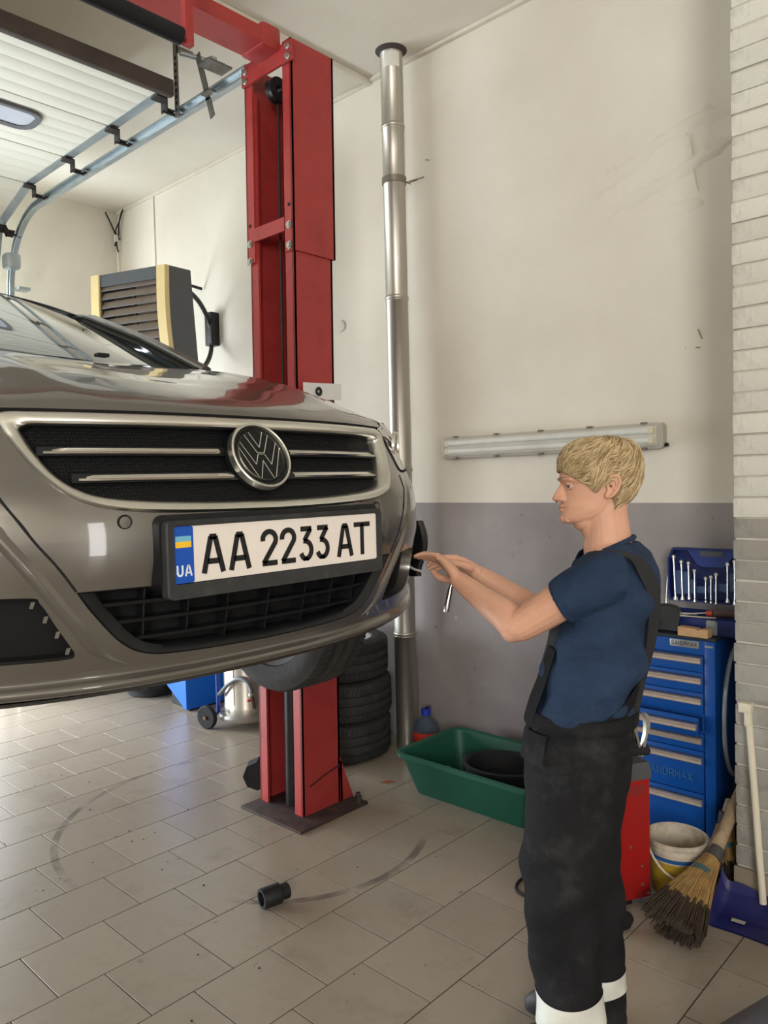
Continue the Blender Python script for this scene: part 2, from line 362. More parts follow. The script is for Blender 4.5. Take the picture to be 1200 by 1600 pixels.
# brick pillar standing proud of the lamp wall
PXF, PY1, PY0 = 2.95, 1.0, -0.20
pillar = struct('wall_pillar', MB().box((PXF+0.006, PY0, 0), (XW, PY1-0.007, ZC)), M_MORTAR, label='painted brick pillar')
CH = 0.0765
def brick_mesh(nm, ly, m):
    b = MB().box((PXF, -ly/2, 0), (PXF+0.12, ly/2, CH-0.006), 0.005); b.v = [(v[0]-PXF, v[1], v[2]) for v in b.v]
    me = b.mesh(nm, angle=30); me.materials.append(m); return me
BR = {(l_, m_): brick_mesh('brick', l_, M_BRICK if m_ else M_BRICK_LO) for l_ in (0.116, 0.178, 0.241) for m_ in (0, 1)}
zc = 0.155; odd = False
while zc < ZC-0.06:
    y = PY1; odd = not odd; seq = [0.241, 0.241, 0.241, 0.241, 0.178] if odd else [0.178, 0.241, 0.241, 0.241, 0.241]
    for l_ in seq:
        o = bpy.data.objects.new('brick', BR[(l_, 1 if zc+0.03 > GREY_Z else 0)]); COL.objects.link(o); o.parent = pillar
        o.location = (PXF+random.uniform(-0.005, 0.004), y-l_/2-0.002+random.uniform(-0.002, 0.002), zc+random.uniform(-0.002, 0.002)); o.rotation_euler = (random.uniform(-1, 1)*0.008, 0, random.uniform(-1, 1)*0.012)
        y -= l_+0.006
    zc += CH
M_SKIRT = mat('skirting_tile', (150, 138, 120), 0.45, var=0.1, scale=6, dirt=(96, 86, 74), dirt_amt=0.6)
for i in range(5):
    o = link('skirting_tile', MB().box((PXF-0.012, PY1+0.006-(i+1)*0.24, 0), (PXF+0.004, PY1+0.006-i*0.24-0.004, 0.148), 0.003).mesh('skirting_tile'), M_SKIRT, pillar)
# ------------------------------------------------------------------ two-post lift (the post by the lamp wall)
M_RED = mat('lift_red', (162, 56, 54), 0.40, var=0.06, scale=4, spec=0.5, dirt=(96, 22, 24), dirt_amt=0.35, dirt_scale=6)
M_BOLT = mat('zinc_bolt', (176, 174, 168), 0.35, 0.9, var=0.1, scale=40)
M_BLACK = mat('black_steel', (30, 31, 33), 0.42, 0.2, var=0.25, scale=12)
M_RUBBER = mat('black_rubber', (26, 26, 28), 0.75, var=0.25, scale=14, bump=0.1)
M_CABLE = mat('steel_cable', (70, 68, 66), 0.5, 0.7, var=0.2, scale=60)
def lean(v): return V((v.x+0.0165*v.z, v.y, v.z))
lift = thing('vehicle_lift', 'tall red two-post vehicle lift post with overhead beam beside the lamp wall', 'vehicle lift', (2.45, 2.95, 0))
X0, X1, Y0_, Y1_, T = 2.365, 2.612, 2.80, 3.13, 0.012
def chan(z0, z1, g=0.0, lip=0.06):
    m = MB(); x0, x1, y0, y1 = X0-g, X1+g, Y0_-g, Y1_+g
    m.box((x0, y0, z0), (x1, y0+T, z1)); m.box((x0, y1-T, z0), (x1, y1, z1)); m.box((x1-T, y0, z0), (x1, y1, z1))
    m.box((x0, y0, z0), (x0+T, y0+lip, z1)); m.box((x0, y1-lip, z0), (x0+T, y1, z1)); return m.warp(lean)
part('column', chan(0.012, 3.55), M_RED, lift)
up = chan(2.72, 3.70, 0.012)
part('column_extension', up, M_RED, lift)
part('cross_brace', MB().box((X0-0.015, Y0_+0.05, 2.82), (X0-0.005, Y1_-0.04, 2.885)).warp(lean), M_RED, lift)
part('base_plate', MB().box((2.255, 2.69, 0), (2.70, 3.15, 0.014), 0.004), mat('base_plate_dirty', (74, 56, 53), 0.7, 0.2, var=0.35, scale=14, dirt=(48, 44, 42), dirt_amt=0.9, dirt_scale=9, dirt_lo=0.4), lift)
gs = MB().prism([(X1-0.01, 0.014), (X1+0.09, 0.014), (X1+0.055, 0.11), (X1+0.006, 0.24), (X1-0.01, 0.24)], lambda a, b, t: (a, t, b), Y0_, Y0_+0.014)
gs.prism([(X1-0.01, 0.014), (X1+0.09, 0.014), (X1+0.055, 0.11), (X1+0.006, 0.24), (X1-0.01, 0.24)], lambda a, b, t: (a, t, b), Y1_-0.014, Y1_)
gs.box((X1+0.004, Y0_, 0.014), (X1+0.018, Y1_, 0.22))
part('gusset', gs, M_RED, lift)
part('weld_seam', MB().tube([(X0+0.05, Y0_-0.001, 0.150), (X0+0.14, Y0_-0.001, 0.178), (X1, Y0_-0.001, 0.20)], 0.005, 6), mat('weld_dark', (70, 22, 22), 0.7), lift)
part('hydraulic_cylinder', MB().cyl((2.44, 2.965, 0.014), (2.44, 2.965, 1.98), 0.036, n=16).warp(lean), M_BLACK, lift)
cb = MB().cyl((2.45, 3.00, 0.05), (2.45, 3.00, 3.5), 0.007, n=8)
cb.cyl((2.47, 2.91, 0.05), (2.47, 2.91, 3.5), 0.004, n=6)
part('lifting_cable', cb.warp(lean), M_CABLE, lift)
pl = MB().lathe([(0.02, -0.02), (0.06, -0.02), (0.05, -0.008), (0.05, 0.008), (0.06, 0.02), (0.02, 0.02)], 20, M.Translation((2.49, 2.985, 3.55)) @ M.Rotation(PI/2, 4, 'X'), closed=True)
part('pulley', pl, M_BLACK, lift)
part('carriage', MB().box((2.34, 2.87, 0.95), (2.56, 3.06, 1.75), 0.006).warp(lean), mat('carriage_yellow', (150, 120, 30), 0.5, var=0.15), lift)
am = MB()
for (px, py) in ((1.66, 2.78), (1.66, 4.2)):
    a, b = V((2.42, 2.96, 1.08)), V((px, py, 1.08)); d = (b-a).normalized(); sd = V((-d.y, d.x, 0))*0.045
    am.loft([[a+sd+V((0, 0, -.04)), a-sd+V((0, 0, -.04)), a-sd+V((0, 0, .04)), a+sd+V((0, 0, .04))], [b+sd*.8+V((0, 0, -.03)), b-sd*.8+V((0, 0, -.03)), b-sd*.8+V((0, 0, .03)), b+sd*.8+V((0, 0, .03))]])
    am.cyl((px, py, 1.09), (px, py, 1.185), 0.05, n=16)
part('lift_arm', am, M_RED, lift)
# end plate and overhead beam
part('end_plate', MB().box((2.395, 2.755, 3.585), (2.407, 3.14, 3.675)), M_RED, lift)
bm_ = MB().box((-1.9, 2.85, 3.662), (2.40, 3.015, 3.73)); bm_.box((2.30, 2.845, 3.65), (2.41, 3.02, 3.76), 0.02)
part('overhead_beam', bm_, M_RED, lift)
part('weld_bead', MB().tube([(2.388, 2.85+0.165*i/16, 3.660+0.003*math.sin(i*1.9)) for i in range(17)], 0.0045, 6), mat('weld_light', (206, 120, 112), 0.5), lift)
def bolt(p, d=(-1, 0, 0), r=0.013, root=lift):
    p, d = V(p), V(d); m = MB().cyl(p, p+d*0.004, r*1.35, n=16); m.cyl(p+d*0.004, p+d*0.012, r*0.95, n=6)
    return part('bolt', m, M_BOLT, root)
for z in (3.605, 3.65):
    bolt((2.394, 2.785, z)); bolt((2.394, 3.11, z))
for (y, z) in [(2.815, 2.84), (2.815, 2.745), (3.115, 2.815), (3.115, 2.73)]:
    bolt(lean(V((X0-0.013, y, z))), r=0.014)
hl = MB()
for (y, z) in [(2.815, 2.935), (3.115, 2.905)]: hl.cyl(lean(V((X0-0.0125, y, z))), lean(V((X0-0.0145, y, z))), 0.009, n=10)
part('bolt_hole', hl, mat('hole_dark', (20, 12, 12), 0.8), lift)
ab = MB().cyl((2.655, 2.685+0.03, 0.014), (2.655, 2.715, 0.05), 0.018, n=6); ab.cyl((2.655, 2.715, 0.05), (2.655, 2.715, 0.068), 0.011, n=10)
part('anchor_bolt', ab, mat('dirty_bolt', (70, 62, 56), 0.6, 0.5, var=0.3), lift)
# overhead shut-off bar hung under the beam
sb = MB().tube([(-1.6, 2.60, 3.345), (1.70, 2.60, 3.345)], 0.033, 16)
part('padded_shutoff_bar', sb, mat('foam_sleeve', (24, 24, 26), 0.85, var=0.15), lift)
part('bar_end', MB().cyl((1.70, 2.60, 3.345), (1.745, 2.60, 3.345), 0.020, n=10), M_RED, lift)
hg = MB().box((1.715, 2.585, 3.32), (1.75, 2.615, 3.70)); hg.box((1.715, 2.60, 3.675), (1.75, 2.87, 3.70))
part('bar_hanger', hg, M_RED, lift)
bolt((1.70, 2.849, 3.695), (0, -1, 0))
# floor-level arm restraint wheel at the back of the post
rp = MB().cyl((2.40, 3.20, 0.105), (2.46, 3.26, 0.105), 0.075, n=8)
part('rubber_stop', rp, M_RUBBER, lift)
# paper note with a round magnet
nt_ = thing('paper_note', 'small white paper note stuck on the red lift post above the bonnet', 'note', (2.56, 2.78, 2.02))
part('sheet', MB().grid(lambda u, v: (2.425+0.23*u, 2.779-0.006*math.sin(u*3)-(0.02*u*u if u > .6 else 0), 2.02+0.08*v+0.006*u), 8, 2), mat('paper', (214, 212, 208), 0.8, var=0.04), nt_)
part('magnet', MB().lathe([(0.008, 0), (0.02, 0), (0.022, 0.005), (0.016, 0.008), (0.008, 0.006)], 20, M.Translation((2.515, 2.772, 2.062)) @ M.Rotation(PI/2, 4, 'X'), closed=True), mat('ferrite', (28, 28, 26), 0.5), nt_)

# ------------------------------------------------------------------ sectional gate, rolled up under the ceiling
M_PANEL = mat('gate_panel', (224, 222, 208), 0.45, var=0.03, scale=3)
M_GALV = mat('galvanised', (176, 186, 190), 0.38, 0.75, var=0.12, scale=9)
M_HINGE = mat('hinge_dark', (62, 58, 54), 0.55, 0.6, var=0.25, scale=14)
gate = thing('sectional_gate', 'white sectional garage gate rolled up under the ceiling on galvanised tracks', 'garage door', (0, 5.0, 2.6))
GX0, GX1 = -3.3, 2.36
def path(a, off=0.0):
    """gate centre line: straight under the ceiling, bend, then down the far wall. a = distance from inner end"""
    L1, R = 1.92, 0.62; ys = 3.74; zt = 3.77
    if a < L1: return V((0, ys+a, zt-off)), V((0, 1, 0)), V((0, 0, -1))
    th = (a-L1)/R
    if th < PI/2:
        c = V((0, ys+L1, zt-R)); n = V((0, math.sin(th), math.cos(th))); return c+n*(R-off), V((0, math.cos(th), -math.sin(th))), -n
    b = a-L1-R*PI/2
    return V((0, ys+L1+R-off, zt-R-b)), V((0, 0, -1)), V((0, -1, 0))
M_SEAL = mat('gate_seal', (78, 70, 63), 0.75, var=0.25, bump=0.3)
secs = [(0.005, 0.590), (0.602, 1.186), (1.198, 1.781), (1.793, 2.376), (2.388, 2.971), (2.983, 3.57)]
for si, (a0, a1) in enumerate(secs):
    m = MB(); n = 5
    def P(a, o_, x): p = path(a, o_)[0]; return (x, p.y, p.z)
    if si < 3 or si > 4:
        for r in range(n):
            b0, b1 = a0+(a1-a0)*r/n, a0+(a1-a0)*(r+1)/n; g = 0.004
            ring = []
            for (a, o_) in ((b0, 0.002), (b0+g, 0.006), (b1-g, 0.006), (b1, 0.002)): ring.append((a, o_))
            m.loft([[P(a, o_, x) for a, o_ in ring] for x in (GX0, GX1)], cap=False, closed=False)
    # flat section on its own chord
    p0, p1 = path(a0)[0], path(a1)[0]; ch = (p1-p0).normalized(); nn = V((0, -ch.z, ch.y)); nn = nn if nn.z > 0 or nn.y > 0 else -nn
    q = MB()
    for x0_, x1_ in ((GX0, GX1),):
        for r in range(n):
            t0, t1 = r/n, (r+1)/n; c0, c1 = p0+(p1-p0)*t0, p0+(p1-p0)*t1; g = ch*0.006
            ring = [c0, c0+g-nn*0.0022, c1-g-nn*0.0022, c1]
            q.loft([[(x, p.y, p.z) for p in ring] for x in (x0_, x1_)], cap=False, closed=False)
        q.loft([[(x, p.y, p.z) for p in (p0, p0+nn*0.04, p1+nn*0.04, p1)] for x in (x0_, x1_)], cap=True, closed=True)
    sec = part('gate_section', q, M_PANEL, gate)
    # galvanised end stile
    part('end_stile', MB().loft([[(x, p.y, p.z) for p in (p0-nn*0.006, p0+nn*0.045, p1+nn*0.045, p1-nn*0.006)] for x in (GX1-0.055, GX1+0.004)]), M_GALV, gate, parent=sec)
    if si == 1:
        wy0, wy1 = p0.y+0.10, p0.y+0.36
        for wx in (1.30, 0.3, -0.7, -1.7):
            def rr(u0, v0, u1, v1, rad=0.05):
                pts = []
                for (cx, cy, a) in ((u1-rad, v1-rad, 0), (u0+rad, v1-rad, 90), (u0+rad, v0+rad, 180), (u1-rad, v0+rad, 270)):
                    pts += [(cx+rad*math.cos(math.radians(a+t)), cy+rad*math.sin(math.radians(a+t))) for t in (0, 22, 45, 68, 90)]
                return pts
            o1, o2 = rr(wx, wy0, wx+0.70, wy1, 0.09), rr(wx+0.035, wy0+0.035, wx+0.665, wy1-0.035, 0.06)
            zf = p0.z-0.006
            fr = MB().loft([[(a, b, zf+0.004) for a, b in o1], [(a, b, zf-0.014) for a, b in o1], [(a, b, zf-0.010) for a, b in o2], [(a, b, zf+0.004) for a, b in o2]], cap=False)
            wf = part('window_frame', fr, mat('window_frame_grey', (92, 94, 98), 0.5), gate, parent=sec)
            part('window_pane', MB().prism(o2, lambda a, b, t: (a, b, t), zf-0.001, zf-0.004), mat('acrylic_pane', (196, 202, 214), 0.15, var=0.05, spec=0.6), gate, parent=sec)
for a in (0.596, 1.192, 1.787, 2.382, 2.977):
    p, t, nn = path(a); part('section_joint', MB().loft([[(x, (p+t*d-nn*o_).y, (p+t*d-nn*o_).z) for d, o_ in ((-0.008, 0.012), (0.008, 0.012), (0.008, 0.03), (-0.008, 0.03))] for x in (GX0, GX1)]), M_SEAL, gate)
part('end_seal', MB().box((GX0, 3.70, 3.735), (GX1+0.01, 3.745, 3.825), 0.012), M_SEAL, gate)
# tracks
def cch(m, pts, side):
    """C-profile track swept along pts (in the YZ plane) at X = TXR"""
    prof = [(0, -0.03), (0.0, 0.03), (-0.035, 0.03), (-0.035, 0.018), (-0.006, 0.022), (-0.006, -0.022), (-0.035, -0.018), (-0.035, -0.03)]
    rings = []
    for i, (p, n) in enumerate(pts): rings.append([(TXR+u*side, p.y+n.y*v, p.z+n.z*v) for u, v in prof])
    m.loft(rings, cap=True)
TXR = 2.475
tp = []
tp.append((V((0, 3.16, 3.70)), V((0, 0, 1))))
cy_, cz_, R_ = 5.66, 3.13, 0.57
for i in range(13):
    th = PI/2*i/12; tp.append((V((0, cy_+R_*math.sin(th), cz_+R_*math.cos(th))), V((0, math.sin(th), math.cos(th)))))
tp.append((V((0, cy_+R_, 0.0)), V((0, 1, 0))))
tk = MB(); cch(tk, tp, 1); part('track', tk, M_GALV, gate)
# shift: hinges with perforated plates and rollers
for a in (0.07, 0.60, 1.19, 1.79, 2.38, 2.97):
    p, t, nn = path(a)
    hm = MB(); q = p+nn*0.012
    ex = V((1, 0, 0))
    def quad(c, du, dv, dn, th=0.004):
        hm.loft([[c-du-dv, c+du-dv, c+du+dv, c-du+dv], [c-du-dv+dn*th, c+du-dv+dn*th, c+du+dv+dn*th, c-du+dv+dn*th]])
    c = V((GX1-0.02, q.y, q.z)); quad(c, ex*0.03, t*0.035, nn, 0.01)
    quad(c+ex*0.03+nn*0.035, nn*0.035, t*0.032, ex, 0.004)
    quad(c+ex*0.055+nn*0.055, ex*0.028, t*0.03, nn, 0.004)
    h = part('hinge', hm, M_HINGE, gate)
    part('roller', MB().cyl(c+nn*0.065+ex*0.03, (TXR-0.008, c.y+nn.y*0.065, c.z+nn.z*0.065), 0.009, n=8).cyl((TXR-0.03, c.y+nn.y*0.065, c.z+nn.z*0.065), (TXR-0.008, c.y+nn.y*0.065, c.z+nn.z*0.065), 0.02, n=12), M_HINGE, gate, parent=h)
# perforated ceiling hangers and spring shaft end
ph = MB()
ph.box((2.415, 3.735, 3.66), (2.42, 3.775, 4.15)); ph.box((2.415, 3.735, 4.0), (2.52, 3.74, 4.04))
ph.box((2.44, 3.50, 3.56), (2.445, 3.54, 3.95), rot=M.Rotation(math.radians(-18), 3, 'X'))
ph.box((2.40, 3.42, 3.84), (2.55, 3.52, 3.85)); ph.box((2.40, 3.42, 3.68), (2.44, 3.50, 3.69))
part('hanger_strap', ph, mat('perforated_strap', (120, 118, 112), 0.5, 0.8, var=0.3, scale=50), gate)
sh = MB().cyl((2.36, 3.62, 3.93), (2.60, 3.56, 3.93), 0.014, n=10); sh.cyl((2.52, 3.58, 3.93), (2.55, 3.572, 3.93), 0.03, n=14)
part('shaft_end', sh, M_GALV, gate)
dots = MB()
for i in range(9):
    dots.box((2.412, 3.748, 3.69+0.035*i), (2.4155, 3.762, 3.705+0.035*i))
part('strap_hole', dots, mat('hole_black', (24, 22, 20), 0.9), gate)
# vertical angle and bottom roller box on the far wall
vb = MB().box((2.34, 6.10, 0), (2.44, 6.14, 3.05)); part('vertical_angle', vb, mat('angle_pale', (176, 174, 164), 0.5, 0.2, var=0.1), gate)
vc = MB().box((2.36, 6.02, 3.30), (2.47, 6.14, 3.42), 0.03); part('corner_bracket', vc, M_GALV, gate); part('angle_tab', MB().box((2.47, 6.1, 3.17), (2.56, 6.2, 3.19)), M_GALV, gate)
# ------------------------------------------------------------------ the car on the lift
XC, YN = 1.06, 1.305
M_PAINT = mat('taupe_metallic', (99, 95, 89), 0.30, 0.55, var=0.03, scale=300, coat=1.0, spec=0.5)
M_CHROME = mat('chrome', (226, 224, 218), 0.14, 1.0, var=0.03, scale=8)
M_SATIN = mat('satin_chrome', (222, 221, 214), 0.30, 1.0, var=0.03, scale=8)
M_PLAST = mat('black_plastic', (22, 23, 25), 0.42, var=0.2, scale=18, spec=0.4)
M_PLAST2 = mat('grey_black_plastic', (44, 45, 46), 0.6, var=0.2, scale=16, dirt=(84, 82, 78), dirt_amt=0.4, dirt_scale=22)
M_VOID = mat('recess_black', (10, 10, 11), 0.8, var=0.1)
M_GLASS = mat('windscreen_glass', (104, 112, 112), 0.03, 0.0, var=0.02, coat=1.0, spec=1.0)
M_TYRE = mat('tyre_rubber', (48, 46, 45), 0.78, var=0.22, scale=16, bump=0.15, dirt=(70, 64, 58), dirt_amt=0.35, dirt_scale=8)
M_RIM = mat('alloy_rim', (190, 188, 184), 0.32, 0.9, var=0.1)
car = thing('car', 'taupe saloon car raised on the lift with its front towards the camera', 'car', (XC, 3.6, 0.92))
# plan line of the nose: (s, y) against arc length
_pl = [(0, 0.0)]
for i in range(1, 41):
    s = 0.8*i/40; _pl.append((s, 0.443*s**2.4+0.37*max(0, s-0.45)**2))
_pl += [(0.845, 0.362), (0.88, 0.43), (0.905, 0.52), (0.92, 0.63), (0.928, 0.80), (0.93, 1.0)]
_pl = [_pl[i] for i in range(0, 41, 2)]+_pl[41:]
_sp = smooth_path([(a, b, 0) for a, b in _pl], 6)
_arc = [0.0]
for i in range(1, len(_sp)): _arc.append(_arc[-1]+(_sp[i]-_sp[i-1]).length)
def interp(x, xs, ys):
    if x <= xs[0]: return ys[0]
    for i in range(1, len(xs)):
        if x <= xs[i]: return ys[i-1]+(ys[i]-ys[i-1])*(x-xs[i-1])/(xs[i]-xs[i-1])
    return ys[-1]
_PZ = [1.15, 1.205, 1.23, 1.272, 1.32, 1.40, 1.48, 1.55, 1.60, 1.68, 1.74, 1.78, 1.85]
_PY = [0.22, 0.12, 0.060, 0.054, 0.038, 0.02, 0.0, 0.0, 0.01, 0.055, 0.085, 0.11, 0.20]
def prof(z): return interp(z, _PZ, _PY)
import bisect
def plan(u):
    a = min(abs(u), _arc[-1]-1e-4); i = max(1, min(bisect.bisect_left(_arc, a), len(_arc)-1))
    t = (a-_arc[i-1])/(_arc[i]-_arc[i-1]); p = _sp[i-1].lerp(_sp[i], t); i0, i1 = max(0, i-2), min(len(_sp)-1, i+1)
    d = (_sp[i1]-_sp[i0]).normalized(); n = V((d.y, -d.x, 0)); sg = 1 if u >= 0 else -1
    return p.x*sg, p.y, n.x*sg, n.y
_ss = [p.x for p in _sp]
def u_of(s): return math.copysign(interp(abs(s), _ss, _arc), s)
def G(u, z, off=0.0):
    """a point on the nose skin; off > 0 goes into the car"""
    s, y, nx, ny = plan(u); k = max(0.35, -ny); o_ = prof(z)*k+off
    return V((XC+s-nx*o_, YN+y-ny*o_, z))
def Gs(s, z, off=0.0): return G(u_of(s), z, off)
def dens(pts, step=0.012, closed=True):
    out = []; k = len(pts)
    for i in range(k if closed else k-1):
        a, b = V((*pts[i], 0)), V((*pts[(i+1) % k], 0)); m_ = max(1, int((b-a).length/step))
        out += [((a+(b-a)*j/m_).x, (a+(b-a)*j/m_).y) for j in range(m_)]
    if not closed: out.append(pts[-1])
    return out
def curve2(pts, n=6, closed=False): return [(p.x, p.y) for p in smooth_path([(a, b, 0) for a, b in pts], n, closed)]
def inside(p, poly):
    x, y = p; c = False; j = len(poly)-1
    for i in range(len(poly)):
        xi, yi = poly[i]; xj, yj = poly[j]
        if (yi > y) != (yj > y) and x < (xj-xi)*(y-yi)/(yj-yi)+xi: c = not c
        j = i
    return c
def panel(mb, outer, holes, fn, step=0.03, rows=()):
    """triangulated panel between flat outlines, every vertex then carried onto a surface by fn(u, v)"""
    loops = [outer]+holes; vs = []; es = []
    for lp in loops:
        o_ = len(vs); vs += [V(p) for p in lp]; es += [(o_+i, o_+(i+1) % len(lp)) for i in range(len(lp))]
    xs = [p[0] for p in outer]; ys = [p[1] for p in outer]
    nx, ny = int((max(xs)-min(xs))/step)+1, int((max(ys)-min(ys))/step)+1
    bnd = [p for lp in loops for p in lp]; cell = {}; extra = [(min(xs)+i*0.025, z) for z in rows for i in range(int((max(xs)-min(xs))/0.025)+1)]
    for p in bnd: cell.setdefault((int(p[0]/step), int(p[1]/step)), []).append(p)
    for i in range(nx+1):
        for j in range(ny+1):
            p = (min(xs)+i*step+0.0007, min(ys)+j*step+0.0003)
            if not inside(p, outer) or any(inside(p, h) for h in holes): continue
            near = False
            ci, cj = int(p[0]/step), int(p[1]/step)
            for a in (-1, 0, 1):
                for b in (-1, 0, 1):
                    for q in cell.get((ci+a, cj+b), ()):
                        if (q[0]-p[0])**2+(q[1]-p[1])**2 < (0.4*step)**2: near = True
            if not near: vs.append(V(p))
    for p in extra:
        if inside(p, outer) and not any(inside(p, h) for h in holes) and min((q[0]-p[0])**2+(q[1]-p[1])**2 for q in bnd) > 2.5e-5: vs.append(V(p))
    r = delaunay_2d_cdt(vs, es, [], 0, 1e-5)
    V2, F2 = r[0], r[2]; fs = []
    for f in F2:
        c = (sum(V2[i].x for i in f)/len(f), sum(V2[i].y for i in f)/len(f))
        if inside(c, outer) and not any(inside(c, h) for h in holes): fs.append(tuple(f))
    mb.add([fn(p.x, p.y) for p in V2], fs); return mb
def mir(pts): return pts+[(-a, b) for a, b in reversed(pts)]
def U(pts): return [(u_of(a), b) for a, b in pts]
# outlines in (s, z)
side_o = curve2([(0.556, 1.764), (0.545, 1.742), (0.518, 1.70), (0.474, 1.643), (0.425, 1.602), (0.362, 1.580), (0.27, 1.5705), (0.14, 1.567), (0.0, 1.5655)])
side_i = curve2([(0.512, 1.735), (0.486, 1.69), (0.446, 1.640), (0.390, 1.608), (0.30, 1.5945), (0.15, 1.587), (0.0, 1.585)])
top_o = [(0.0, 1.769), (0.2, 1.769), (0.4, 1.769), (0.53, 1.769)]
top_i = [(0.0, 1.743), (0.2, 1.743), (0.4, 1.743), (0.495, 1.742)]
ch_out = dens(U(mir(top_o+side_o[:-1]+[side_o[-1]])), 0.012)
def loop_full(top, side):
    half = top+side; L = half+[(-a, b) for a, b in reversed(half[1:-1])]; return U(L)
CHO, CHI = dens(loop_full(top_o, side_o), 0.01), dens(loop_full(top_i, side_i), 0.01)
lg_half = curve2([(0.428, 1.430), (0.400, 1.385), (0.348, 1.322), (0.292, 1.292), (0.20, 1.2835), (0.0, 1.279)])
LGO = dens(U([(0.0, 1.430), (0.2, 1.430), (0.4, 1.430)]+lg_half+[(-a, b) for a, b in reversed(lg_half[:-1])]+[(-0.4, 1.43), (-0.2, 1.43)]), 0.012)
li_half = curve2([(0.392, 1.424), (0.366, 1.386), (0.322, 1.335), (0.275, 1.310), (0.19, 1.302), (0.0, 1.298)])
LGI = dens(U([(0.0, 1.424), (0.2, 1.424), (0.37, 1.424)]+li_half+[(-a, b) for a, b in reversed(li_half[:-1])]+[(-0.37, 1.424), (-0.2, 1.424)]), 0.012)
def fogpoly(sg): 
    p = curve2([(0.505, 1.427), (0.486, 1.414), (0.46, 1.365), (0.436, 1.322), (0.432, 1.308), (0.445, 1.303), (0.52, 1.304), (0.62, 1.312), (0.665, 1.35), (0.66, 1.41), (0.62, 1.428)], 5, True)
    p = [(sg*a, b) for a, b in p]; return dens(U(p), 0.012)
FOG = {1: fogpoly(1), -1: fogpoly(-1)}
UE = _arc[-1]*0.80
hb = [(0.0, 1.2235), (0.2, 1.224), (0.4, 1.226), (0.6, 1.230), (0.72, 1.238), (0.80, 1.25)]
htop = [(0.0, 1.270), (0.2, 1.270), (0.4, 1.272), (0.6, 1.277), (0.72, 1.285), (0.80, 1.297)]
out_half = U(htop)+[(u_of(0.87), 1.312), (UE, 1.322), (UE, 1.45), (UE, 1.66), (u_of(0.80), 1.655), (u_of(0.70), 1.650), (u_of(0.588), 1.645)]+U([(0.575, 1.69), (0.560, 1.745)])+U(side_o)
BOUT = dens(out_half+[(-a, b) for a, b in reversed(out_half[1:-1])], 0.012)
b_ = MB(); panel(b_, BOUT, [LGO, FOG[1], FOG[-1]], lambda u, z: G(u, z), 0.03)
bumper = part('front_bumper', b_, M_PAINT, car, angle=60)
# rolled edges give the skin thickness at its openings
def rim_strip(loop, o0, o1, shrink=0.0):
    m = MB(); k = len(loop); m.loft([[G(u, z, o0) for u, z in loop], [G(u, z, o1) for u, z in loop]], cap=False); return m
for lp in (FOG[1], FOG[-1], LGO): part('opening_edge', rim_strip(lp, 0, 0.03), M_PAINT if lp is not LGO else M_PLAST, car, parent=bumper)
# rounded lip along the bottom of the bumper
lipb = dens(U(hb)+[(u_of(0.87), 1.272), (UE, 1.282)], 0.02, False); lipt = dens(U(htop)+[(u_of(0.87), 1.312), (UE, 1.322)], 0.02, False)
LB = [(-a, b) for a, b in reversed(lipb[1:])]+lipb; LT = [(-a, b) for a, b in reversed(lipt[1:])]+lipt
def lip_z(L, u): return interp(u, [p[0] for p in L], [p[1] for p in L])
us = [-UE+2*UE*i/140 for i in range(141)]; tl_ = [(0, 0), (0.1, 0.0), (0.22, 0.001), (0.30, 0.0), (0.38, -0.006), (0.46, -0.012), (0.56, -0.016), (0.68, -0.017), (0.80, -0.013), (0.90, -0.004), (1.0, 0.012)]
part('front_lip', MB().loft([[G(u, lip_z(LT, u)+(lip_z(LB, u)-lip_z(LT, u))*t, o_) for u in us] for t, o_ in tl_], cap=False, closed=False), M_PAINT, car, parent=bumper, angle=80)
# chin underside
cu = MB(); L = dens(U(hb)+[(u_of(0.87), 1.27)], 0.02, False); L = [(-a, b) for a, b in reversed(L[1:])]+L
cu.loft([[G(u, z) for u, z in L], [G(u, z, 0.02)+V((0, 0, -0.012)) for u, z in L], [G(u, z, 0.25)+V((0, 0, -0.015)) for u, z in L]], cap=False, closed=False)
part('chin_spoiler', cu, M_PLAST, car, parent=bumper)
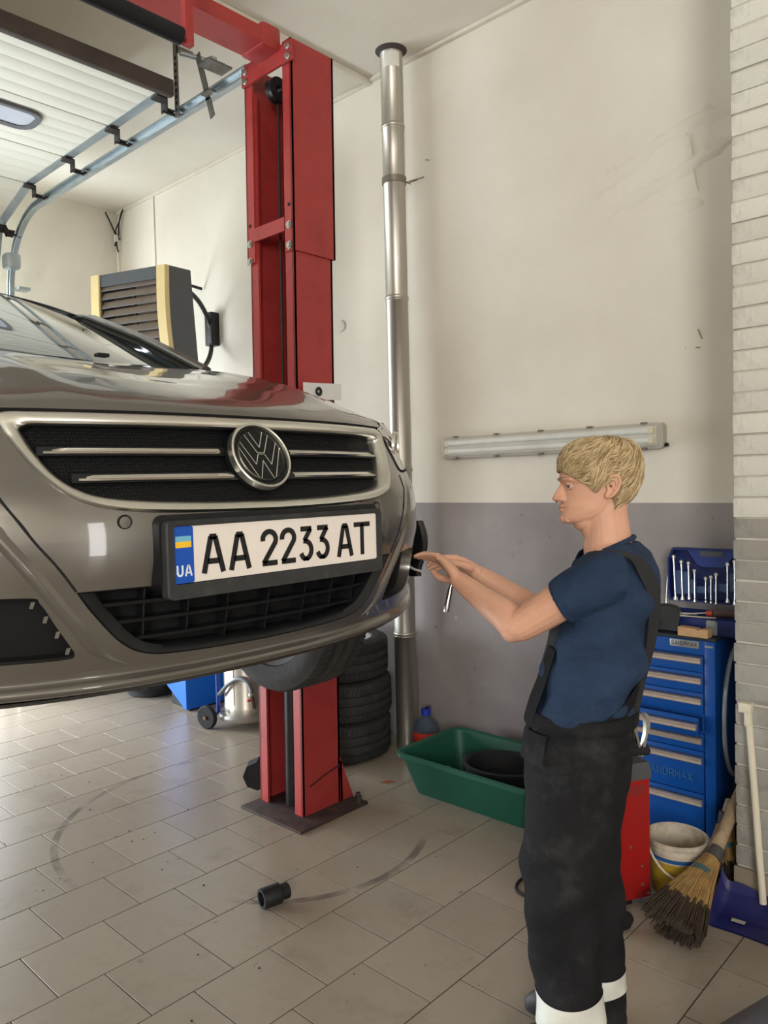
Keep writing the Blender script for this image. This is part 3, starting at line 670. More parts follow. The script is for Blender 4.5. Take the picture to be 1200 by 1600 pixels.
# groove between centre and side of the bumper
for sg in (-1, 1):
    g = [(0.558, 1.636), (0.536, 1.599), (0.512, 1.562), (0.488, 1.523), (0.456, 1.478), (0.428, 1.432)]
    part('panel_gap', MB().tube([Gs(sg*a, b, 0.0012) for a, b in curve2(g, 4)], 0.0030, 6), M_VOID, car, parent=bumper)
    # raised fold running down the outer bumper
    r_ = curve2([(0.60, 1.63), (0.558, 1.56), (0.502, 1.475), (0.467, 1.42), (0.428, 1.362), (0.392, 1.308), (0.34, 1.277)], 5)
    m = MB(); rings = []
    for i, (a, b) in enumerate(r_):
        e = math.sin(PI*min(1, i/(len(r_)-1))*0.98)**0.8*0.011
        rings.append([Gs(sg*(a-0.024), b-0.006, 0.002), Gs(sg*(a-0.006), b-0.001, -e*0.8), Gs(sg*(a+0.001), b, -e), Gs(sg*(a+0.020), b+0.006, 0.002)])
    m.loft(rings, cap=False, closed=False); part('bumper_fold', m, M_PAINT, car, parent=bumper, angle=80)
    # lamp recess with clips
    f = FOG[sg]; mf = MB(); panel(mf, f, [], lambda u, z: G(u, z, 0.075), 0.05); mf.loft([[G(u, z, 0.03) for u, z in f], [G(u, z, 0.076) for u, z in f]], cap=False)
    fp = part('lamp_recess', mf, M_VOID, car, label='empty dark fog lamp recess')
    for (a, b) in ((0.494, 1.412), (0.474, 1.383), (0.455, 1.352), (0.438, 1.318)):
        part('clip', MB().loft([[Gs(sg*a, b+0.007, d), Gs(sg*(a+0.007), b+0.006, d+0.004), Gs(sg*(a+0.010), b-0.006, d+0.004), Gs(sg*(a+0.004), b-0.006, d)] for d in (0.002, 0.007)]), mat('clip_grey', (96, 90, 82), 0.6), car, parent=fp)
    # parking sensor
    c = Gs(sg*0.342, 1.556, 0.0); nrm = V((sg*0.20, -1, 0)).normalized(); mtx = M.Translation(c) @ nrm.to_track_quat('Z', 'Y').to_matrix().to_4x4()
    ps = part('parking_sensor', MB().lathe([(0.0002, 0.0018), (0.0105, 0.0015), (0.0112, -0.004)], 20, mtx), M_PAINT, car)
    part('sensor_ring', MB().lathe([(0.0112, 0.0012), (0.0128, 0.0022), (0.0140, 0.0), (0.0126, -0.003)], 24, mtx), M_VOID, car, parent=ps)
# grille
gr = MB(); GB = dens(loop_full([(0, 1.752), (0.3, 1.752), (0.505, 1.751)], [(a+0.01 if a > .02 else a, b-0.004) for a, b in side_i]), 0.015); panel(gr, GB, [], lambda u, z: G(u, z, 0.030), 0.03)
M_MESH = mat('grille_mesh', (11, 12, 14), 0.6, var=0.1, spec=0.2)
def mesh_mat():
    m = M_MESH; n, l = m.node_tree.nodes, m.node_tree.links; b = n['Principled BSDF']; tc = n.new('ShaderNodeTexCoord')
    vz = n.new('ShaderNodeTexVoronoi'); vz.inputs['Scale'].default_value = 150; vz.feature = 'DISTANCE_TO_EDGE'; vz.inputs['Randomness'].default_value = 0.15; l.new(tc.outputs['Object'], vz.inputs['Vector'])
    bp = n.new('ShaderNodeBump'); bp.invert = True; bp.inputs['Distance'].default_value = 0.01; bp.inputs['Strength'].default_value = 0.45; l.new(vz.outputs['Distance'], bp.inputs['Height']); l.new(bp.outputs[0], b.inputs['Normal'])
mesh_mat()
grille = part('grille', gr, M_MESH, car, angle=60)
def ring_strip(A, B, offs):
    """strip between two loops, resampled to equal counts"""
    def res(L, n):
        P = [V((*p, 0)) for p in L]; P.append(P[0]); d = [0]
        for i in range(1, len(P)): d.append(d[-1]+(P[i]-P[i-1]).length)
        out = []; j = 1
        for i in range(n):
            t = d[-1]*i/n
            while d[j] < t: j += 1
            out.append(P[j-1].lerp(P[j], (t-d[j-1])/max(1e-9, d[j]-d[j-1])))
        return out
    n = 260; a, b = res(A, n), res(B, n)
    # match by angle-like nearest start
    m = MB(); m.loft([[G(*(a[i].lerp(b[i], t)).xy, o_) for i in range(n)] for t, o_ in offs], cap=False); return m
part('grille_surround', ring_strip(CHO, CHI, [(0, 0.004), (0.05, -0.004), (0.30, -0.010), (0.7, -0.008), (0.95, 0.0), (1.0, 0.012), (1.03, 0.034)]), M_SATIN, car, 'satin chrome surround of the upper grille', angle=60)
for (z, s0, s1, cut) in ((1.693, 0.100, 0.470, 0.026), (1.6405, 0.085, 0.412, 0.024)):
    for sg in (-1, 1):
        rings = []; n = 24
        for i in range(n+1):
            t = i/n; s = s0+(s1-s0)*t; h = 0.0052; h0 = h if t < 0.93 else h*(1-t)/0.07+0.0004
            rings.append([Gs(sg*s, z-h, 0.024), Gs(sg*s, z-h, 0.013), Gs(sg*s, z-h*0.2, 0.009), Gs(sg*s, z-h+2*h0, 0.013), Gs(sg*s, z-h+2*h0, 0.024)])
        part('grille_bar', MB().loft(rings), M_CHROME, car, 'thin chrome grille bar', parent=grille)
        bk = []
        for i in range(n+1):
            s = s0-0.02+(s1+0.012-s0+0.02)*i/n; bk.append([Gs(sg*s, z-0.012, 0.030), Gs(sg*s, z-0.009, 0.016), Gs(sg*s, z+0.008, 0.016), Gs(sg*s, z+0.012, 0.030)])
        part('grille_fin', MB().loft(bk), M_PLAST, car, parent=grille)
# emblem
ec = Gs(-0.006, 1.680, 0.004); en = V((0, -1, 0.42)).normalized(); ey = V((0, 0.42, 1)).normalized(); ex_ = V((1, 0, 0))
def E2(a, b, h): return ec+ex_*(a*0.079)+ey*(b*0.079)+en*h
emtx = M((( ex_.x, ey.x, en.x, ec.x), (ex_.y, ey.y, en.y, ec.y), (ex_.z, ey.z, en.z, ec.z), (0, 0, 0, 1)))
emb = part('emblem', MB().lathe([(0.0001, 0.012), (0.058, 0.011), (0.064, 0.006), (0.070, 0.006), (0.074, 0.010), (0.078, 0.006), (0.079, -0.012)], 64, emtx), mat('emblem_black', (15, 16, 18), 0.5, spec=0.3), car, 'round car badge with V over W in silver outline')
def erow(r, th): return MB().lathe([(r-th, 0.0), (r-th*0.6, 0.0145), (r, 0.016), (r+th*0.6, 0.0145), (r+th, 0.0)], 64, emtx)
part('emblem_ring', erow(0.0745, 0.0045), M_SATIN, car, parent=emb)
part('emblem_ring', MB().lathe([(0.0655, 0.005), (0.0665, 0.0105), (0.0675, 0.005)], 64, emtx), M_SATIN, car, parent=emb)
part('emblem_ring', MB().lathe([(0.0575, 0.009), (0.0585, 0.0135), (0.0597, 0.009)], 64, emtx), M_SATIN, car, parent=emb)
def eline(pts): 
    m = MB()
    for i in range(len(pts)-1): m.cyl(E2(*pts[i], 0.0120), E2(*pts[i+1], 0.0120), 0.0010, n=6)
    return m
part('badge_letter_v', eline([(-0.405, 0.615), (-0.12, 0.075), (0.12, 0.075), (0.405, 0.615)]), M_SATIN, car, parent=emb)
part('badge_letter_v', eline([(-0.235, 0.695), (0, 0.235), (0.235, 0.695)]), M_SATIN, car, parent=emb)
part('badge_letter_w', eline([(-0.62, 0.395), (-0.265, -0.28), (-0.11, 0.03), (0.11, 0.03), (0.265, -0.28), (0.62, 0.395)]), M_SATIN, car, parent=emb)
part('badge_letter_w', eline([(-0.70, 0.225), (-0.29, -0.675)]), M_SATIN, car, parent=emb)
part('badge_letter_w', eline([(0.70, 0.225), (0.29, -0.675)]), M_SATIN, car, parent=emb)
part('badge_letter_w', eline([(-0.215, -0.70), (0, -0.165), (0.215, -0.70)]), M_SATIN, car, parent=emb)
# lower grille
part('lower_grille_frame', ring_strip(LGO, LGI, [(0, 0.003), (0.15, -0.002), (0.5, 0.004), (0.9, 0.012), (1.0, 0.03), (1.0, 0.06)]), M_PLAST, car, angle=50)
lg = MB(); panel(lg, LGO, [], lambda u, z: G(u, z, 0.065), 0.04); lgrille = part('lower_grille', lg, M_VOID, car)
def sl_half(z):
    for i in range(len(li_half)-1):
        (a0, z0), (a1, z1) = li_half[i], li_half[i+1]
        if z1 <= z <= z0: return a0+(a1-a0)*(z0-z)/(z0-z1)
    return 0.37
for z in (1.3985, 1.362, 1.3255):
    hw = sl_half(z)+0.004; rings = []
    for i in range(33):
        s = -hw+2*hw*i/32; rings.append([Gs(s, z-0.004, 0.05), Gs(s, z-0.004, 0.016), Gs(s, z+0.003, 0.014), Gs(s, z+0.004, 0.05)])
    part('grille_slat', MB().loft(rings), M_PLAST, car, parent=lgrille)
for s in (-0.30, -0.205, -0.11, 0.0, 0.11, 0.205, 0.295):
    zl = 1.300 if abs(s) < 0.2 else 1.322
    part('grille_rib', MB().loft([[Gs(s-0.002, z, 0.055), Gs(s-0.002, z, 0.020), Gs(s+0.002, z, 0.020), Gs(s+0.002, z, 0.055)] for z in (zl, 1.35, 1.39, 1.424)]), M_PLAST, car, parent=lgrille)
# plate
YP = 1.296
def PL(a, b, t): return (a, YP-t, b)
def rrect(x0, z0, x1, z1, r, n=5):
    pts = []
    for (cx, cz, a) in ((x1-r, z1-r, 0), (x0+r, z1-r, 90), (x0+r, z0+r, 180), (x1-r, z0+r, 270)):
        pts += [(cx+r*math.cos(math.radians(a+90*i/n)), cz+r*math.sin(math.radians(a+90*i/n))) for i in range(n+1)]
    return pts
bk = MB().prism(rrect(0.768, 1.415, 1.368, 1.566, 0.02), lambda a, b, t: (a, YP-t+0.10*abs(a-XC)**2, b), -0.075, 0.0005)
holder = part('plate_holder', bk, M_PLAST, car, angle=30)
hf = MB(); o1, o2 = rrect(0.772, 1.404, 1.364, 1.555, 0.012), rrect(0.789, 1.432, 1.348, 1.545, 0.006)
hf.loft([[PL(a, b, -0.012) for a, b in o1], [PL(a, b, 0.008) for a, b in o1], [PL(a+(0.003 if a < XC else -0.003), b, 0.011) for a, b in o1], [PL(a, b, 0.009) for a, b in o2], [PL(a, b, 0.0) for a, b in o2]], cap=False)
part('plate_frame', hf, M_PLAST2, car, parent=holder)
lp_ = part('license_plate', MB().prism(rrect(0.7885, 1.4335, 1.3485, 1.5435, 0.006), PL, 0.0, 0.004), mat('plate_white', (226, 218, 210), 0.35, var=0.02), car, 'white licence plate AA 2233 AT')
M_PBLUE = mat('plate_blue', (16, 78, 176), 0.35, var=0.02)
part('blue_strip', MB().prism(rrect(0.7885, 1.4335, 0.834, 1.5435, 0.005), PL, 0.004, 0.0045), M_PBLUE, car, parent=lp_)
part('flag_blue', MB().prism([(0.794, 1.514), (0.829, 1.514), (0.829, 1.5245), (0.794, 1.5245)], PL, 0.0045, 0.0049), mat('flag_sky', (112, 176, 206), 0.4, var=0.02), car, parent=lp_)
part('flag_yellow', MB().prism([(0.794, 1.5025), (0.829, 1.5025), (0.829, 1.514), (0.794, 1.514)], PL, 0.0045, 0.0049), mat('flag_gold', (238, 190, 44), 0.4, var=0.02), car, parent=lp_)
def stroke(mb, pts, wd, t0, t1, fn=PL, miter=True):
    P = [V((*p, 0)) for p in pts]; L, R = [], []
    for i, p in enumerate(P):
        d0 = (P[i]-P[i-1]).normalized() if i else None; d1 = (P[i+1]-P[i]).normalized() if i < len(P)-1 else None
        d0 = d0 or d1; d1 = d1 or d0; n0, n1 = V((-d0.y, d0.x, 0)), V((-d1.y, d1.x, 0)); n = (n0+n1); n = n.normalized() if n.length > 1e-6 else n0
        k = min(1.8, 1/max(0.3, n.dot(n0))); L.append(p+n*(wd/2*k)); R.append(p-n*(wd/2*k))
    mb.loft([[fn(L[i].x, L[i].y, t0), fn(R[i].x, R[i].y, t0), fn(R[i].x, R[i].y, t1), fn(L[i].x, L[i].y, t1)] for i in range(len(P))]); return mb
def arc(cx, cy, rx, ry, a0, a1, n=10): return [(cx+rx*math.cos(math.radians(a0+(a1-a0)*i/n)), cy+ry*math.sin(math.radians(a0+(a1-a0)*i/n))) for i in range(n+1)]
def glyph(c):
    """strokes in a unit box 0..1 x 0..1 (outer edges), stroke width handled by caller through insets"""
    return {'A': [[(0.09, 0), (0.5-0.09, 0.93)], [(0.91, 0), (0.5+0.09, 0.93)], [(0.24, 0.30), (0.76, 0.30)], [(0.36, 0.925), (0.64, 0.925)]],
            '2': [arc(0.5, 0.72, 0.40, 0.215, 190, -28, 14)+[(0.12, 0.075)], [(0.06, 0.07), (0.96, 0.07)]],
            '3': [[(0.10, 0.93), (0.90, 0.93)], [(0.84, 0.93), (0.36, 0.585)], [(0.30, 0.585)]+arc(0.42, 0.32, 0.46, 0.255, 82, -90, 12)+arc(0.48, 0.32, 0.40, 0.255, -90, -160, 5)],
            'T': [[(0.0, 0.93), (1.0, 0.93)], [(0.5, 0.95), (0.5, 0.0)]],
            'U': [[(0.12, 1.0), (0.12, 0.35)]+arc(0.5, 0.35, 0.38, 0.28, 180, 360, 10)+[(0.88, 1.0)]]}[c]
M_INK = mat('plate_black', (18, 18, 20), 0.4, var=0.05)
def put(c, x0, x1, z0, z1, wd, m, t0=0.004, t1=0.0056):
    b = MB()
    for st in glyph(c): stroke(b, [(x0+(x1-x0)*a, z0+(z1-z0)*q) for a, q in st], wd, t0, t1)
    part('plate_character', b, m, car, parent=lp_)
Zb, Zt = 1.4478, 1.5252
for c, a, b in (('A', .851, .9065), ('A', .9158, .9705), ('2', .998, 1.0415), ('2', 1.0500, 1.0925), ('3', 1.1035, 1.1420), ('3', 1.1525, 1.1915), ('A', 1.2165, 1.2675), ('T', 1.2722, 1.3250)):
    put(c, a, b, Zb, Zt, 0.0112, M_INK)
M_PW = mat('plate_white_print', (226, 230, 234), 0.4, var=0.01)
put('U', .7950, .8095, 1.4470, 1.4685, 0.0038, M_PW, 0.0045, 0.0050); put('A', .8130, .8292, 1.4470, 1.4685, 0.0034, M_PW, 0.0045, 0.0050)
# bonnet
def zc_(d): return interp(d, [0, 0.012, 0.03, 0.06, 0.1, 0.2, 0.3, 0.45, 0.6, 0.8, 1.0, 1.2], [1.775, 1.788, 1.800, 1.816, 1.833, 1.872, 1.904, 1.942, 1.975, 2.012, 2.045, 2.072])
def hoodp(u, v):
    k = 2*u-1; d0 = v**1.35; wv = 0.565+0.145*min(1, d0*2.2)**0.7; s = k*wv
    f = Gs(max(-0.57, min(0.57, s)), 1.775); yf = YN+plan(u_of(s))[1]+prof(1.775)
    yr = 2.40+0.16*(s/0.7)**2; y = yf+(yr-yf)*d0
    z = zc_(y-yf)-0.012*(abs(k)**6)*min(1, d0*6)+0.010*math.exp(-((abs(s)-0.36-0.12*d0)/0.05)**2)*min(1, d0*5)-0.012*math.exp(-(s/0.22)**2)*min(1, d0*4)
    return V((XC+s, y, z))
hb_ = MB().grid(hoodp, 60, 40); part('bonnet', hb_, M_PAINT, car, angle=80)
hl_ = MB().loft([[hoodp(i/60, 0) for i in range(61)], [hoodp(i/60, 0)+V((0, 0.004, -0.006)) for i in range(61)], [hoodp(i/60, 0)+V((0, 0.06, -0.006)) for i in range(61)]], cap=False, closed=False)
part('bonnet_gap', hl_, M_VOID, car)
for sg in (-1, 1):
    part('bonnet_shutline', MB().tube([hoodp(0.5+sg*0.5, t/20)+V((sg*0.003, 0, -0.004)) for t in range(21)], 0.004, 6), M_VOID, car)
    # front wing
    def wing(u, v, sg=sg):
        e = hoodp(1.0 if sg > 0 else 0.0, v); e = V((XC+abs(e.x-XC), e.y, e.z)); so = min(0.93, 0.70+0.42*max(0, e.y-1.60)**0.6) if e.y > 1.6 else 0.66
        a0 = abs(e.x-XC); zb = 1.80 if e.y < 1.75 else 1.80+(1.78-1.80)
        s = a0+(max(so, a0+0.02)-a0)*math.sin(u*PI/2)**0.9; z = e.z-0.006+(zb-e.z)*(1-math.cos(u*PI/2)); return V((XC+sg*s, e.y+0.10*u*(1-v), z))
    part('front_wing', MB().grid(wing, 14, 30), M_PAINT, car, angle=80)
    # headlamp
    hp = U([(0.562, 1.768), (0.578, 1.69), (0.592, 1.652), (0.70, 1.656), (0.80, 1.661), (0.86, 1.70), (0.88, 1.76), (0.80, 1.802), (0.68, 1.797)])
    hp = dens([(sg*a, b) for a, b in hp], 0.02); mh = MB(); panel(mh, hp, [], lambda u, z: G(u, z, 0.0), 0.03)
    hd = part('headlamp', mh, mat('headlamp_lens', (150, 150, 147), 0.06, 0.3, var=0.1, scale=14, coat=1.0), car, 'pale headlamp lens', angle=60)
    ws_ = dens([(sg*a, b) for a, b in [(u_of(0.855), 1.650), (UE, 1.655), (_arc[-1]*0.97, 1.655), (_arc[-1]*0.97, 1.835), (UE, 1.835), (u_of(0.88), 1.815), (u_of(0.855), 1.80)]], 0.02); mw = MB(); panel(mw, ws_, [], lambda u, z: G(u, z, 0.004), 0.04); part('wing_side', mw, M_PAINT, car, angle=70)
    for (s_, z_, r_2) in ((0.655, 1.722, 0.046), (0.765, 1.728, 0.046)):
        c_ = Gs(sg*s_, z_, 0.004); n_ = (Gs(sg*s_, z_, -0.1)-c_).normalized(); mx_ = M.Translation(c_) @ n_.to_track_quat('Z', 'Y').to_matrix().to_4x4()
        pj = part('lamp_reflector', MB().lathe([(0.024, 0.006), (r_2*0.8, 0.008), (r_2*0.95, 0.012), (r_2, 0.004)], 32, mx_), M_CHROME, car, parent=hd)
        part('lamp_lens', MB().lathe([(0.0001, 0.013), (0.014, 0.011), (0.024, 0.006)], 24, mx_), mat('lamp_lens_dark', (60, 66, 72), 0.05, coat=1.0), car, parent=hd)
    part('headlamp_gap', MB().tube([Gs(sg*a, b, 0.0) for a, b in curve2([(0.560, 1.764), (0.578, 1.69), (0.592, 1.650), (0.70, 1.653), (0.80, 1.658)], 5)], 0.004, 6), M_VOID, car, parent=hd)
# body sides with wheel openings, in (y, z)
def arch(cy, r=0.345, z0=1.37): return [(cy+r*math.cos(math.radians(t)), z0+r*math.sin(math.radians(t))) for t in range(0, 181, 10)]
WY1, WY2 = 2.23, 4.94
def belt(y): return interp(y, [1.9, 2.5, 3.2, 4.6, 5.4, 6.0], [1.80, 1.84, 1.90, 1.96, 1.95, 1.90])
side = [(1.78, 1.30), (WY1-0.345, 1.30)]+list(reversed(arch(WY1)))[0:]+[(WY1+0.345, 1.22), (WY2-0.345, 1.22)]+list(reversed(arch(WY2)))+[(WY2+0.345, 1.25), (6.05, 1.28)]
side += [(6.05, 1.80)]+[(y, belt(y)) for y in (5.6, 5.0, 4.4, 3.8, 3.2, 2.8, 2.4, 2.0)]+[(1.80, 1.78)]
for sg in (-1, 1):
    def sd(y, z, sg=sg):
        b = 0.93-0.05*((z-1.55)/0.35)**2-(0.10*max(0, y-5.4)**1.5 if y > 5.4 else 0)-(0.5*max(0, 2.0-y)**1.6); return V((XC+sg*b, y, z))
    m = MB(); panel(m, dens(side, 0.04), [], sd, 0.08); part('body_side', m, M_PAINT, car, angle=70)
    # shoulder, glass, roof rail
    def cab(t, y): # roof edge height and half width
        zr = interp(y, [2.55, 2.9, 3.3, 3.6, 4.0, 4.5, 5.0, 5.5], [2.06, 2.22, 2.37, 2.42, 2.45, 2.43, 2.33, 2.14]); wr = interp(y, [2.55, 3.3, 4.2, 5.0, 5.5], [0.66, 0.58, 0.57, 0.56, 0.55])
        return wr, zr
    ys = [2.55+2.95*i/24 for i in range(25)]
    m = MB(); m.loft([[sd(y, belt(y)) for y in ys], [V((XC+sg*0.85, y, belt(y)+0.02)) for y in ys]], cap=False, closed=False); part('shoulder', m, M_PAINT, car)
    m = MB(); m.loft([[V((XC+sg*0.85, y, belt(y)+0.02)) for y in ys], [V((XC+sg*(0.85+cab(0, y)[0]+0.02)/2+sg*0.03, y, (belt(y)+0.02+cab(0, y)[1])/2)) for y in ys], [V((XC+sg*(cab(0, y)[0]+0.02), y, cab(0, y)[1]-0.01)) for y in ys]], cap=False, closed=False); part('side_window', m, M_GLASS, car, angle=80)
    part('roof_pillar', MB().tube([V((XC+sg*(cab(0, y)[0]+0.008), y, cab(0, y)[1]-0.002)) for y in ys], 0.028, 8), M_PAINT, car)
    part('window_strip', MB().tube([V((XC+sg*(cab(0, y)[0]-0.035), y-0.01, cab(0, y)[1]+0.006)) for y in ys[:9]], 0.008, 6), M_PLAST, car)
def ws(u, v):
    k = 2*u-1; yb, yt = 2.47+0.20*k*k, 3.22+0.16*k*k; wb, wt = 0.735, 0.575; y = yb+(yt-yb)*v; s = k*(wb+(wt-wb)*v)
    z0 = 2.050-0.02*k*k; z1 = 2.415-0.04*k*k; return V((XC+s, y, z0+(z1-z0)*(v**0.92)))
part('windscreen', MB().grid(ws, 24, 16), M_GLASS, car, angle=80)
part('cowl', MB().grid(lambda u, v: V((XC+(2*u-1)*0.70, 2.40+0.16*(2*u-1)**2+(0.09+0.03*(2*u-1)**2)*v, 2.036-0.012*abs(2*u-1)**2+0.008*v)), 24, 3), M_PLAST, car)
def roof(u, v):
    k = 2*u-1; y = 3.22+0.16*k*k*(1-v)+(4.72-3.22)*v; z = interp(y, [3.2, 3.5, 3.9, 4.4, 4.8], [2.412, 2.448, 2.468, 2.462, 2.41]); s = k*0.57; return V((XC+s, y, z-0.035*k*k))
part('roof', MB().grid(roof, 24, 16), M_PAINT, car, angle=80)
def rear(u, v):
    k = 2*u-1; y = 4.72+0.85*v; z = 2.42-0.035*k*k-0.38*v**1.15; return V((XC+k*(0.57+0.05*v), y, z))
part('rear_window', MB().grid(rear, 20, 10), M_GLASS, car, angle=80)
bt = MB().grid(lambda u, v: V((XC+(2*u-1)*0.84, 5.5+0.5*v-0.1*(2*u-1)**2*v, 2.03-0.03*(2*u-1)**2-0.03*v)), 16, 8)
bt.grid(lambda u, v: V((XC+(2*u-1)*0.86, 6.0-0.12*(2*u-1)**2+0.08*math.sin(v*PI), 2.0-0.72*v)), 16, 10); part('boot', bt, M_PAINT, car, angle=70)
un = MB().box((XC-0.84, 1.95, 1.21), (XC+0.84, 5.95, 1.27)); part('underbody', un, M_PLAST, car)
part('cabin_floor', MB().box((XC-0.62, 1.75, 1.27), (XC+0.62, 2.35, 1.70)), M_VOID, car)
# wiper and its bright rubber on the glass
wp = MB().tube([ws(0.30, 0.02)+V((0, -0.012, 0.012)), ws(0.40, 0.25)+V((0, -0.014, 0.012)), ws(0.47, 0.52)+V((0, -0.014, 0.012))], 0.007, 6)
part('wiper_arm', wp, M_PLAST, car)
part('washer_nozzle', MB().box((XC+0.12, 2.33, 2.040), (XC+0.16, 2.36, 2.052), 0.004), M_PLAST, car)
# wheels
def tyre_prof(R=0.335, ri=0.225, hw=0.117, grooves=True):
    p = [(ri, -hw*0.80), (ri+0.012, -hw*0.93), (ri+0.05, -hw*1.0), (R-0.035, -hw*0.97), (R-0.010, -hw*0.86), (R-0.003, -hw*0.74)]
    if grooves:
        for g in (-0.45, 0.0, 0.45):
            p += [(R-0.001, hw*(g-0.085)), (R-0.015, hw*(g-0.07)), (R-0.015, hw*(g+0.07)), (R-0.001, hw*(g+0.085))]
    q = [(r, -z) for r, z in reversed(p[:6])]; return p+q
M_RIMC = mat('car_rim', (66, 62, 58), 0.65, 0.2, var=0.15)
def wheel_parts(root, mtx, rim=True, label=None, M_RIM=M_RIM):
    t = MB().lathe(tyre_prof(), 64, mtx, closed=True); tr = part('tyre', t, M_TYRE, root, local=True, angle=25)
    sip = MB()
    for i in range(72):
        a = 2*PI*i/72
        for sg in (-1, 1):
            sip.add([mtx @ V((r*math.cos(a+da), r*math.sin(a+da), z)) for r, z, da in ((0.3352, sg*0.066, 0), (0.3352, sg*0.066, 0.012), (0.3305, sg*0.098, 0.05), (0.3305, sg*0.098, 0.038))], [(0, 1, 2, 3)])
    part('tread_sipes', sip, M_VOID, root, local=True, parent=tr)['kind'] = 'stuff'
    if rim:
        r = MB().lathe([(0.226, -0.10), (0.236, -0.104), (0.232, -0.094), (0.205, -0.085), (0.195, 0.0), (0.205, 0.07), (0.224, 0.085), (0.236, 0.104), (0.226, 0.100), (0.214, 0.088), (0.185, 0.02), (0.185, -0.08)], 48, mtx, closed=True)
        rm = part('rim', r, M_RIM, root, local=True)
        hub = MB().lathe([(0.0001, 0.075), (0.03, 0.075), (0.034, 0.07), (0.075, 0.06), (0.075, 0.03), (0.0001, 0.03)], 32, mtx)
        part('hub', hub, M_RIM, root, local=True, parent=rm)
        for i in range(5):
            a = 2*PI*i/5; sp = MB()
            rings = []
            for (rr_, wd, zz) in ((0.05, 0.032, 0.062), (0.12, 0.024, 0.066), (0.20, 0.030, 0.074)):
                rings.append([V((rr_, -wd, zz-0.03)), V((rr_, wd, zz-0.03)), V((rr_, wd*0.8, zz)), V((rr_, -wd*0.8, zz))])
            sp.loft(rings); sp.xf(mtx @ M.Rotation(a, 4, 'Z')); part('spoke', sp, M_RIM, root, local=True, parent=rm)
    return tr
for (sx, wy) in ((1, WY1), (-1, WY1), (1, WY2), (-1, WY2)):
    m4 = M.Translation(V((sx*0.785, wy, 1.192))-V((0, 3.6, 0.92))) @ M.Rotation(PI/2*sx, 4, 'Y')
    wheel_parts(car, m4, M_RIM=M_RIMC)
# side of bumper hanging loose: black arch bracket held by the mechanic
br = MB(); rings = []
BX, BY = 1.930, 1.671
for i in range(17):
    t = i/16; z = 1.488-0.185*t; b = 0.030*math.sin(PI*min(1, 0.12+t*1.0)); x, y = BX+b*0.6, BY-b*0.5
    d = V((0.683, -0.73, 0)); n = V((0.73, 0.683, 0)); p = V((x, y, z)); tw = 0.012*math.sin(t*9)
    prof_ = [(-0.055, 0.03+tw), (-0.030, 0.0), (0.0, -0.012), (0.018, 0.0), (0.022, 0.035), (0.017, 0.036), (0.012, 0.006), (0.0, -0.005), (-0.027, 0.008), (-0.052, 0.036+tw)]
    rings.append([p+d*a+n*q for a, q in prof_])
br.loft(rings); bkt = part('bumper_bracket', br, mat('gloss_black', (14, 15, 18), 0.22, coat=0.6), car, 'loose glossy black bumper bracket at the corner', angle=50)
tp_ = V((BX, BY, 1.49)); part('bracket_cap', MB().grid(lambda u, v: tp_+V((0.683, -0.73, 0))*(-0.03+0.05*u)+V((0.73, 0.683, 0))*(0.05*v)+V((0, 0, 0.022*math.sin(PI*(0.2+0.75*(1-u)))-0.012)), 8, 4), mat('cap_grey', (92, 90, 86), 0.4), car, parent=bkt)
part('bracket_tab', MB().tube(smooth_path([(BX-0.035, BY+0.01, 1.345), (BX-0.015, BY-0.005, 1.328), (BX+0.012, BY-0.012, 1.318), (BX+0.02, BY+0.0, 1.30)], 5), [0.004]*16, 6), mat('tab_pale', (196, 194, 188), 0.4), car, parent=bkt)
# ------------------------------------------------------------------ flue pipe
M_STEEL = mat('brushed_stainless', (186, 182, 172), 0.40, 0.9, var=0.08, scale=5, stretch=(1, 1, 0.15))
PPX, PPY, PR = 3.455, 3.09, 0.066
flue = thing('flue_pipe', 'tall stainless steel flue pipe running up the wall behind the lift post', 'pipe', (PPX, PPY, 0))
zs = [0.0, 0.70, 1.69, 2.71, 3.40, 3.71, ZC]
for i in range(6):
    z0, z1 = zs[i], zs[i+1]
    part('pipe_section', MB().lathe([(PR, z0), (PR, z1-0.02), (PR+0.003, z1-0.018), (PR+0.003, z1-0.012), (PR, z1-0.010), (PR, z1)], 32, M.Translation((PPX, PPY, 0))), M_STEEL, flue, angle=60)
for z in zs[1:6]:
    part('pipe_joint', MB().lathe([(PR, z-0.012), (PR+0.004, z-0.009), (PR+0.005, z), (PR+0.004, z+0.007), (PR, z+0.010)], 32, M.Translation((PPX, PPY, 0))), M_STEEL, flue, angle=60)
part('pipe_clamp', MB().lathe([(PR+0.001, 3.375), (PR+0.007, 3.377), (PR+0.007, 3.413), (PR+0.001, 3.415)], 32, M.Translation((PPX, PPY, 0))), mat('clamp_dull', (140, 134, 124), 0.5, 0.8), flue)
wm = MB()
for a, b in (((PPX+0.05, PPY-0.05, 3.39), (XW, PPY-0.11, 3.43)), ((PPX+0.05, PPY-0.05, 3.39), (PPX+0.03, PPY-0.10, 3.36)), ((PPX+0.06, PPY-0.06, 3.385), (PPX+0.07, PPY-0.12, 3.39))): wm.cyl(a, b, 0.003, n=5)
part('clamp_wire', wm, mat('rusty_wire', (110, 96, 80), 0.7, 0.4), flue)
part('ceiling_collar', MB().lathe([(PR+0.002, ZC-0.02), (PR+0.022, ZC-0.004), (PR+0.028, ZC), (PR+0.001, ZC)], 32, M.Translation((PPX, PPY, 0))), mat('dark_collar', (70, 62, 60), 0.8, var=0.3), flue)  # dark mottled ring where the pipe meets the ceiling
